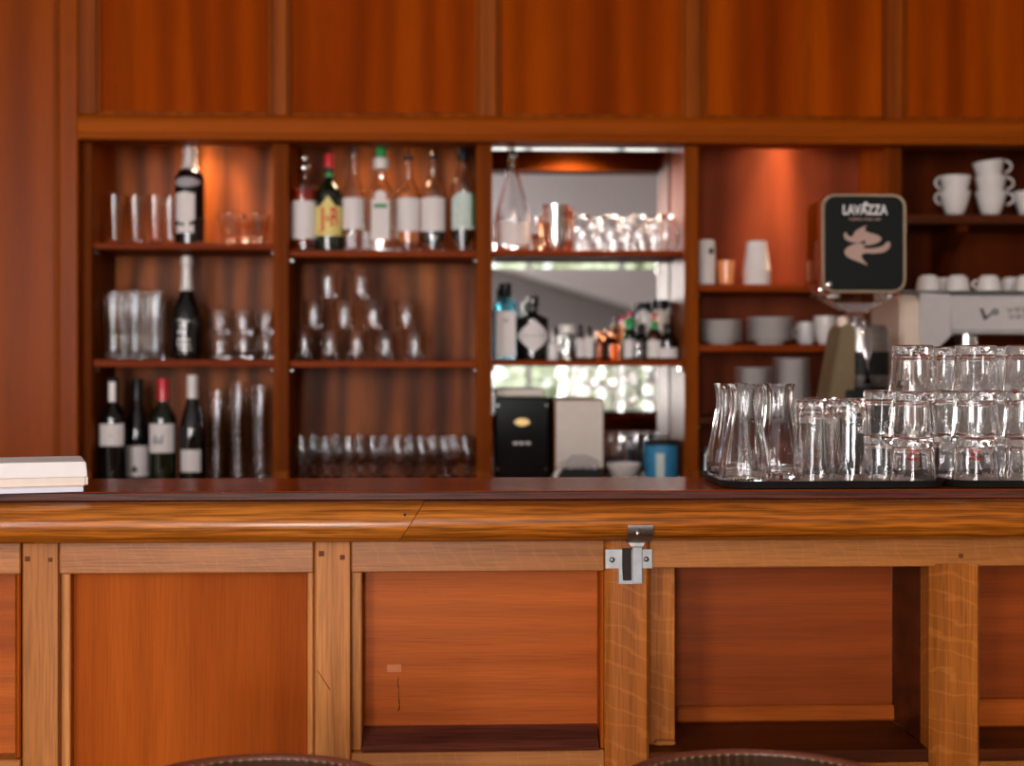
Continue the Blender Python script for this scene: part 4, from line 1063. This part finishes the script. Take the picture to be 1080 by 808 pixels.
# small black mark on the hood and two rows of buttons
def on_hood(px, py):
    z = WZ(py, YM, px); t = (mz1 - .012 - z) / (mz1 - .012 - zf - .012)
    return Vector((WX(px, YM), YM + .012 - .024 * t - .0012, z))
bm = bmesh.new()
p = on_hood(1039, 332)
tube(bm, [on_hood(1035, 325.5), on_hood(1037, 331), on_hood(1038.5, 337)], .0042, 6)
tube(bm, [on_hood(1038.5, 336), on_hood(1042, 333.5), on_hood(1045, 331)], .0030, 6)
o_ = epart(obj('maker_mark', bm, 'ink', None, True))
bm = bmesh.new(); ce = on_hood(1049.5, 329)
tube(bm, [ce + Vector((.0075 * math.cos(R(a)), 0, .0065 * math.sin(R(a)))) for a in range(0, 360, 30)], .0028, 6, closed=True)
epart(obj('maker_mark', bm, 'ink', None, True))
for j, py in enumerate((326.5, 334)):
    for i in range(5):
        bm = bmesh.new(); lathe(bm, smoothp([(0, .006), (.006, .005), (.0075, .001), (.0075, -.003), (0, -.003)], 2), 14); c_ = on_hood(1064.5 + i * 7.8 + j * 1, py)
        for v in bm.verts: v.co = Vector((c_.x + v.co.x, c_.y - v.co.z, c_.z + v.co.y))
        epart(obj('button', bm, 'chrome', None, True, 40))
# cups warming on top
mc = make_cup('espresso_cup', .027, .034, .044)
for i, (px, Yk, nm) in enumerate(((979, YM + .06, 'first'), (1010, YM + .06, 'second'), (1043, YM + .06, 'third'), (1066, YM + .15, 'fourth'), (1083, YM + .06, 'fifth'), (996, YM + .17, 'sixth'))):
    o = mc if i == 0 else dup(mc)
    put(o, px, Yk, mz1 + .0052, ['upturned white espresso cup at the machine corner above the cream cheek', 'second upturned white espresso cup along the machine front edge', 'third upturned white espresso cup, above the black mark', 'white espresso cup set back between the third and the last', 'upturned white espresso cup above the round buttons', 'white espresso cup in the back row between first and second'][i], 'cup', 'espresso cups on the machine', flip=.0445, rz=R(40 + 70 * i))

# ------------------------------------------------------------------ coffee grinder
YG = 3.70
gr = empty('coffee_grinder', (WX(918, YG), YG, ZB + .0006)); tag(gr, 'coffee grinder with black sign-faced bean hopper and steel body', 'grinder')
hw = (WX(955, YG) - WX(862.5, YG)) / 2; hcx = (WX(955, YG) + WX(862.5, YG)) / 2 - gr.location.x
gz = lambda py: WZ(py, YG, 908) - gr.location.z
zc_, hh2 = (gz(205) + gz(309)) / 2, (gz(205) - gz(309))
bm = bmesh.new(); prism(bm, [(hcx + a, zc_ + c) for a, c in rrect(hw * 2, hh2, .034)], 0, .12, 'Y'); hop = obj('hopper', bm, 'hopper_clear', gr)
hop['label'] = 'clear plastic bean hopper'
bm = bmesh.new(); prism(bm, [(hcx + .003 + a, zc_ + c) for a, c in rrect(hw * 2 - .010, hh2 - .002, .033)], -.010, -.0006, 'Y'); obj('sign_rim', bm, 'bronze', gr)
bm = bmesh.new(); prism(bm, [(hcx + .003 + a, zc_ + c) for a, c in rrect(hw * 2 - .024, hh2 - .013, .029)], -.0125, -.0105, 'Y'); sg = obj('sign_face', bm, 'sign_black', gr)
sg['label'] = 'black sign with white lettering and pink swirl'
yt = -.0130
sp = lambda X_, Y_: (WX(850 + X_ / 6.217, YG) - gr.location.x, gz(195 + Y_ / 6.217))
xa, za = sp(380, 170)
flat_text('sign_lettering', 'LAVAZZA', .036, 'ink_white', sg, xa, yt, za, .118)
xa2, za2 = sp(383, 130); bm = bmesh.new(); prism(bm, [sp(355, 140), sp(383, 112), sp(411, 140)], yt - .0004, yt, 'Y'); obj('sign_lettering', bm, 'ink_white', sg)
xa, za = sp(376, 229); flat_text('sign_lettering', 'TORINO, ITALIA, 1895', .0075, 'ink_pink', sg, xa, yt, za, .085)
up = [(388, 268), (345, 288), (312, 312), (296, 342), (268, 338), (252, 312), (240, 338), (258, 366), (306, 382), (352, 378), (372, 366), (384, 376), (376, 398), (440, 390), (482, 366), (476, 342), (440, 326), (398, 314), (376, 296)]
lo = [(540, 376), (540, 408), (506, 440), (436, 452), (380, 450), (354, 466), (366, 494), (394, 528), (340, 508), (282, 486), (250, 462), (246, 432), (278, 404), (338, 384), (378, 402), (366, 416), (420, 420), (488, 406), (522, 378)]
for P_ in (up, lo):
    P2 = [sp(*q) for q in P_]; P2 = smoothp(P2 + [P2[0]], 3, False)[:-1]
    bm = bmesh.new(); prism(bm, P2, yt - .0004, yt, 'Y'); obj('sign_swirl', bm, 'ink_pink', sg)
# funnel and neck
bm = bmesh.new()
ax = WX(908, YG) - gr.location.x
def rect_ring(w_, d_, z, cx_): return [bm.verts.new((cx_ + a * w_, .062 + c * d_ * .8, z)) for a, c in ((-1, -1), (1, -1), (1, 1), (-1, 1))]
ri = [rect_ring(hw * .93, .070, gz(309.6), hcx), rect_ring(hw * .72, .060, gz(314), hcx), rect_ring(.034, .034, gz(326), ax), rect_ring(.030, .030, gz(330), ax)]
for A_, C_ in zip(ri, ri[1:]):
    for i in range(4): bm.faces.new((A_[i], A_[(i + 1) % 4], C_[(i + 1) % 4], C_[i]))
bm.faces.new(ri[0]); bm.faces.new(ri[-1])
obj('funnel', bm, 'glass', gr)
def gl2(name, mat, pts, cx_=0.0, cy_=.075, n=28):
    bm = bmesh.new(); lathe(bm, pts, n, cx=cx_, cy=cy_); return obj(name, bm, mat, gr, True, 40)
gl2('neck', 'chrome', [(0, gz(342)), (.040, gz(342)), (.042, gz(337)), (.030, gz(335)), (.026, gz(330.5)), (0, gz(330.5))], ax)
gl2('body', 'steel_dark', [(0, gz(411)), (.070, gz(411)), (.076, gz(407)), (.076, gz(348)), (.072, gz(343)), (.05, gz(342.2)), (0, gz(342.2))], WX(915, YG) - gr.location.x)
gl2('body_band', 'blackm', [(.0765, gz(396)), (.078, gz(396)), (.078, gz(371)), (.0765, gz(371)), (.0765, gz(396))], WX(915, YG) - gr.location.x)
bm = bmesh.new(); prism(bm, [(WX(869, YG) - gr.location.x, gz(430)), (WX(899, YG) - gr.location.x, gz(430)), (WX(899, YG) - gr.location.x, gz(346)), (WX(892, YG) - gr.location.x, gz(341)), (WX(884, YG) - gr.location.x, gz(346))], -.03, .10, 'Y')
bmesh.ops.bevel(bm, geom=bm.edges[:], offset=.005, segments=2, affect='EDGES'); obj('doser', bm, 'olive', gr, True, 30)
gl2('doser_knob', 'machine_side', smoothp([(0, gz(345)), (.012, gz(345)), (.016, gz(340)), (.013, gz(335)), (0, gz(333))], 2), WX(889, YG) - gr.location.x, .0)
bm = bmesh.new(); B(bm, -.075, .075, -.04, .17, 0, gz(411) - .0005, .006, 2); obj('pedestal', bm, 'blackm', gr)
bm = bmesh.new(); tube(bm, [(ax + .012, -.006, gz(336)), (ax + .012, -.02, gz(372)), (ax + .012, -.018, gz(405))], .010, 10); obj('lever', bm, 'chrome', gr, True)
for k, (px, py) in enumerate(((864.5, 306), (873, 300.5))):
    bm = bmesh.new(); lathe(bm, smoothp([(0, .008), (.006, .007), (.008, .001), (.008, 0), (0, 0)], 2), 14); x_ = WX(px, YG) - gr.location.x
    for v in bm.verts: v.co = Vector((x_ + v.co.x, -.0128 - v.co.z, gz(py) + v.co.y))
    obj('clip', bm, 'chrome', gr, True, 40)

# ------------------------------------------------------------------ trays with glassware on the bar top
def tray(pxa, pxb, lab):
    Y0, Y1 = YSL + .012, ysb - .012
    x0, x1 = WX(pxa, Y0 + .05), WX(pxb, Y0 + .05); w_, d_ = x1 - x0, Y1 - Y0
    t = empty('serving_tray', ((x0 + x1) / 2, (Y0 + Y1) / 2, ZTOP + .0006))
    bm = bmesh.new()
    sec = [(0, 0), (.0, .004), (-.010, .0045), (-.012, .012), (-.004, .014), (.002, .013), (-.004, .002)]
    base = rrect(w_ - .012, d_ - .012, .045, 6); n = len(base)
    rings = []
    for off, z in ((-.006, 0), (.0, .0015), (.0045, .011), (.006, .0125), (.0045, .0135), (.002, .0125), (-.002, .0035), (-.006, .003)):
        rings.append([bm.verts.new((a * (1 + off * 2 / (w_ - .012)), c * (1 + off * 2 / (d_ - .012)), z)) for a, c in base])
    for A_, C_ in zip(rings, rings[1:]):
        for i in range(n): bm.faces.new((A_[i], A_[(i + 1) % n], C_[(i + 1) % n], C_[i]))
    bm.faces.new(rings[0]); bm.faces.new(rings[-1])
    obj('tray_body', bm, 'blackm', t, True, 35)
    bm = bmesh.new(); prism(bm, rrect(w_ - .024, d_ - .024, .040), .0034, .0046, 'Z'); obj('tray_liner', bm, 'liner', t)
    tag(t, lab, 'tray'); return t
tray(758, 995, 'black serving tray holding the carafes, nearer the latch')
tray(997, 1240, 'black serving tray of stacked tumblers beside the carafe tray')
ZL = ZTOP + .0006 + .0046
car = lobj('carafe', 'glass', vessel(smoothp([(.040, 0), (.044, .004), (.0455, .025), (.043, .045), (.035, .085), (.029, .115), (.027, .135), (.028, .155), (.031, .171)], 3), .0026, .010), None, 48, (12, .085, .01, .165))
for i, (px, Y, lb_) in enumerate(((786, 2.445, 'fluted glass carafe at the front corner of the tray'), (820, 2.535, 'fluted glass carafe beside the tall upturned glasses'), (771, 2.602, 'fluted glass carafe at the rear corner of the tray'))):
    o = car if i == 0 else dup(car)
    put(o, px, Y, ZL, lb_, 'carafe', 'carafes on the tray', rz=i * .4)
tall = lobj('water_glass', 'glass', vessel(smoothp([(.024, 0), (.031, .004), (.0335, .015), (.0335, .06), (.0355, .10), (.038, .146)], 3), .0024, .014), None, 40, (10, .075, .008, .13))
for i, (px, Y, lb_) in enumerate(((858, 2.44, 'front upturned tall glass next to the carafes'), (898, 2.49, 'upturned tall glass next to the tumbler stacks'), (868, 2.58, 'rear upturned tall glass behind the other two'))):
    o = tall if i == 0 else dup(tall)
    put(o, px, Y, ZL, lb_, 'glass', 'tall upturned glasses on the tray', flip=.146, rz=.3 * i)
# stacked faceted tumblers, upside down; the front ones carry a printed mark
def make_tumbler(mark):
    t = empty('faceted_tumbler')
    P = smoothp([(.032, 0), (.0355, .004), (.0365, .02), (.039, .05), (.0415, .079)], 3)
    lobj('tumbler_body', 'glass', vessel(P, .0028, .016), t, 60, (10, .085, .008, .066), auto=40)
    if mark:
        bm = bmesh.new(); random.seed(5)
        for s_ in (-1, 1):
            a = 2.0 if s_ < 0 else 38.0
            while a < (50 if s_ < 0 else 62):
                wdt = random.uniform(4.5, 6.5)
                z0 = random.choice((.0565, .0575)); 
                sector(bm, .0379, .0275, .0337, R(s_ * a), R(s_ * (a + wdt * .38)), 2)
                if random.random() < .75: sector(bm, .0379, random.choice((.0275, .0318, .0298)), random.choice((.0313, .0337)), R(s_ * (a + wdt * .38)), R(s_ * (a + wdt * .8)), 2)
                a += wdt
        obj('printed_mark', bm, 'ink', t)
        bm = bmesh.new()
        sector(bm, .0379, .016, .0215, R(-4), R(34), 8); sector(bm, .0379, .038, .0435, R(-4), R(34), 8); sector(bm, .0379, .0225, .037, R(9), R(21), 4)
        sector(bm, .0379, .0255, .034, R(-3), R(4), 3); sector(bm, .0379, .0255, .034, R(26), R(33), 3)
        obj('printed_emblem', bm, 'ink_red', t)
    return t
plain_t = make_tumbler(False); mark_t = make_tumbler(True)
stacks = [(963, 2.445, 3, 0, 'front stack beside the tall glasses'), (1029, 2.445, 3, 0, 'front stack at the near end of the second tray'), (1083, 2.445, 3, None, 'front stack at the picture edge'),
          (932, 2.565, 2, None, 'short rear stack beside the tall glasses'), (1001, 2.592, 3, None, 'rear stack at the near end of the second tray'), (1055, 2.585, 3, None, 'rear stack behind the picture edge one')]
used = set()
for px, Y, nt_, mk, nm in stacks[:6]:
    for k in range(nt_):
        src = mark_t if mk == k else plain_t
        if src.name in used: o = dup(src)
        else: o = src; used.add(src.name)
        lab = f'{"printed " if mk == k else ""}faceted tumbler, {("bottom", "middle", "top")[k] if nt_ == 3 else ("bottom", "top")[k]} of the {nm}'
        put(o, px, Y, ZL + k * .0798, lab, 'tumbler', 'stacked faceted tumblers', flip=.0792, rz=0 if mk == k else .35 * k + px)

# ------------------------------------------------------------------ papers on the bar top, left
YNk = YSL + .012
xk1 = WX(92, YNk); zk = ZTOP + .0006
hz2 = WZ(503, YNk, 92) ; hz3 = WZ(487.3, YNk, 92)
AK = R(17); LK, DK = .27, .17
def pack(name, lab, cat):
    t = empty(name, (xk1, YNk, 0), AK); tag(t, lab, cat); return t
t = pack('paper_pad', 'bluish white paper pad at the bottom of the paper pile', 'paper pad')
bm = bmesh.new(); B(bm, -LK + .01, -.006, -.004, DK, zk, zk + .0085, .001); obj('paper_block', bm, 'pad', t)
bm = bmesh.new(); B(bm, -LK + .01, -.006, -.0045, DK, zk + .0087, zk + .0097, .0003); obj('cover_sheet', bm, 'napc', t)
t = pack('napkin_pack', 'cream folded napkin pack in the middle of the paper pile', 'napkins')
bm = bmesh.new(); B(bm, -LK, -.003, 0, DK, zk + .0100, hz2, .0015, 2); obj('napkin_block', bm, 'napc', t)
bm = bmesh.new(); B(bm, -.0025, .0015, .0, .05, zk + .0110, zk + .024, .0012, 2); obj('folded_corner', bm, 'napc', t)
t = pack('napkin_pack', 'white folded napkin pack on top of the paper pile', 'napkins')
bm = bmesh.new(); prism(bm, [(-LK, hz2 + .0004), (.0005, hz2 + .0004), (-.002, hz3), (-LK, hz3 - .001)], .0, DK, 'Y'); bmesh.ops.bevel(bm, geom=bm.edges[:], offset=.0012, segments=2, affect='EDGES')
obj('napkin_block', bm, 'napw', t)
bm = bmesh.new(); B(bm, -LK + .004, -.004, .004, DK - .004, hz3 - .0008, hz3 + .0006, .0003); obj('top_sheet', bm, 'napw', t)

# ------------------------------------------------------------------ bar stools
def make_stool():
    t = empty('bar_stool')
    zs_ = .771
    lobj('seat_cushion', 'leather', [(0, zs_ - .06), (.175, zs_ - .06), (.187, zs_ - .05), (.190, zs_ - .02), (.184, zs_ - .006), (.172, zs_ + .001), (.08, zs_ + .004), (0, zs_ + .005)], t, 64)
    bm = bmesh.new(); tube(bm, [(.1855 * math.cos(2 * math.pi * i / 72), .1855 * math.sin(2 * math.pi * i / 72), zs_ - .001) for i in range(72)], .0075, 10, closed=True); obj('piping', bm, 'piping', t, True)
    bm = bmesh.new()
    for i in range(84):
        a = 2 * math.pi * i / 84; t_ = bmesh.new(); bmesh.ops.create_cube(t_, size=1)
        merge(bm, t_, Matrix.Rotation(a, 4, 'Z') @ Matrix.Translation((.1735, 0, zs_ + .0018)) @ Matrix.Diagonal((.0016, .0048, .002, 1)))
    obj('stitching', bm, 'thread', t)
    lobj('seat_pan', 'steel_dark', [(0, zs_ - .075), (.15, zs_ - .075), (.17, zs_ - .061), (0, zs_ - .061)], t, 40)
    lobj('column', 'chrome', [(0, .03), (.03, .03), (.026, .08), (.026, zs_ - .11), (.05, zs_ - .078), (0, zs_ - .0755)], t, 24)
    lobj('base', 'chrome', smoothp([(0, 0), (.20, 0), (.205, .006), (.12, .018), (.035, .029), (0, .0295)], 2), t, 48)
    bm = bmesh.new(); tube(bm, [(.14 * math.cos(2 * math.pi * i / 40), .14 * math.sin(2 * math.pi * i / 40), .30) for i in range(40)], .010, 10, closed=True)
    tube(bm, [(-.14, 0, .30), (.14, 0, .30)], .008, 8); obj('footrest', bm, 'chrome', t, True)
    return t
s1_ = make_stool(); s1_.location = (WX(265, 1.76), 1.76, .0006)
tag(s1_, 'round leather bar stool before the upright-grain panel left of the latch', 'bar stool', 'bar stools')
s2_ = dup(s1_); s2_.location = (WX(806, 1.76), 1.76, .0006)
tag(s2_, 'round leather bar stool before the open recess right of the latch', 'bar stool', 'bar stools')

# ------------------------------------------------------------------ light
w = bpy.data.worlds.new('sky'); sc.world = w; w.use_nodes = True
bg = w.node_tree.nodes['Background']; bg.inputs['Color'].default_value = (.93, .97, 1.0, 1); bg.inputs['Strength'].default_value = 1.6
def area(name, x0, x1, z0, z1, y, e, col):
    l = bpy.data.lights.new(name, 'AREA'); l.shape = 'RECTANGLE'; l.size = x1 - x0; l.size_y = z1 - z0; l.energy = e; l.color = col
    o = bpy.data.objects.new(name, l); COL.objects.link(o); o.location = ((x0 + x1) / 2, y, (z0 + z1) / 2); o.rotation_euler = (R(90), 0, 0)
    return o
DAY = (1.0, .90, .81)
area('daylight_window_one', *W1, YN - .21, 95, (.96, .92, .95))
area('daylight_window_three', *W3, YN - .21, 110, (1, .92, .85))
p2 = bpy.data.lights.new('daylight_portal', 'AREA'); p2.shape = 'RECTANGLE'; p2.size = W2[1] - W2[0]; p2.size_y = BLZ - W2[2]; p2.cycles.is_portal = True
o = bpy.data.objects.new('daylight_portal', p2); COL.objects.link(o); o.location = ((W2[0] + W2[1]) / 2, YN - .2, (BLZ + W2[2]) / 2); o.rotation_euler = (R(90), 0, 0)

# ------------------------------------------------------------------ render look
sc.view_settings.view_transform = 'Standard'; sc.view_settings.look = 'None'; sc.view_settings.gamma = 1; sc.view_settings.use_curve_mapping = False
sc.view_settings.exposure = 1.0
cy = sc.cycles
cy.max_bounces = 20; cy.transmission_bounces = 18; cy.glossy_bounces = 8; cy.diffuse_bounces = 4; cy.transparent_max_bounces = 8
cy.caustics_reflective = False; cy.caustics_refractive = True
cy.use_denoising = True; cy.sample_clamp_indirect = 25
try: cy.denoising_prefilter = 'ACCURATE'
except Exception: pass
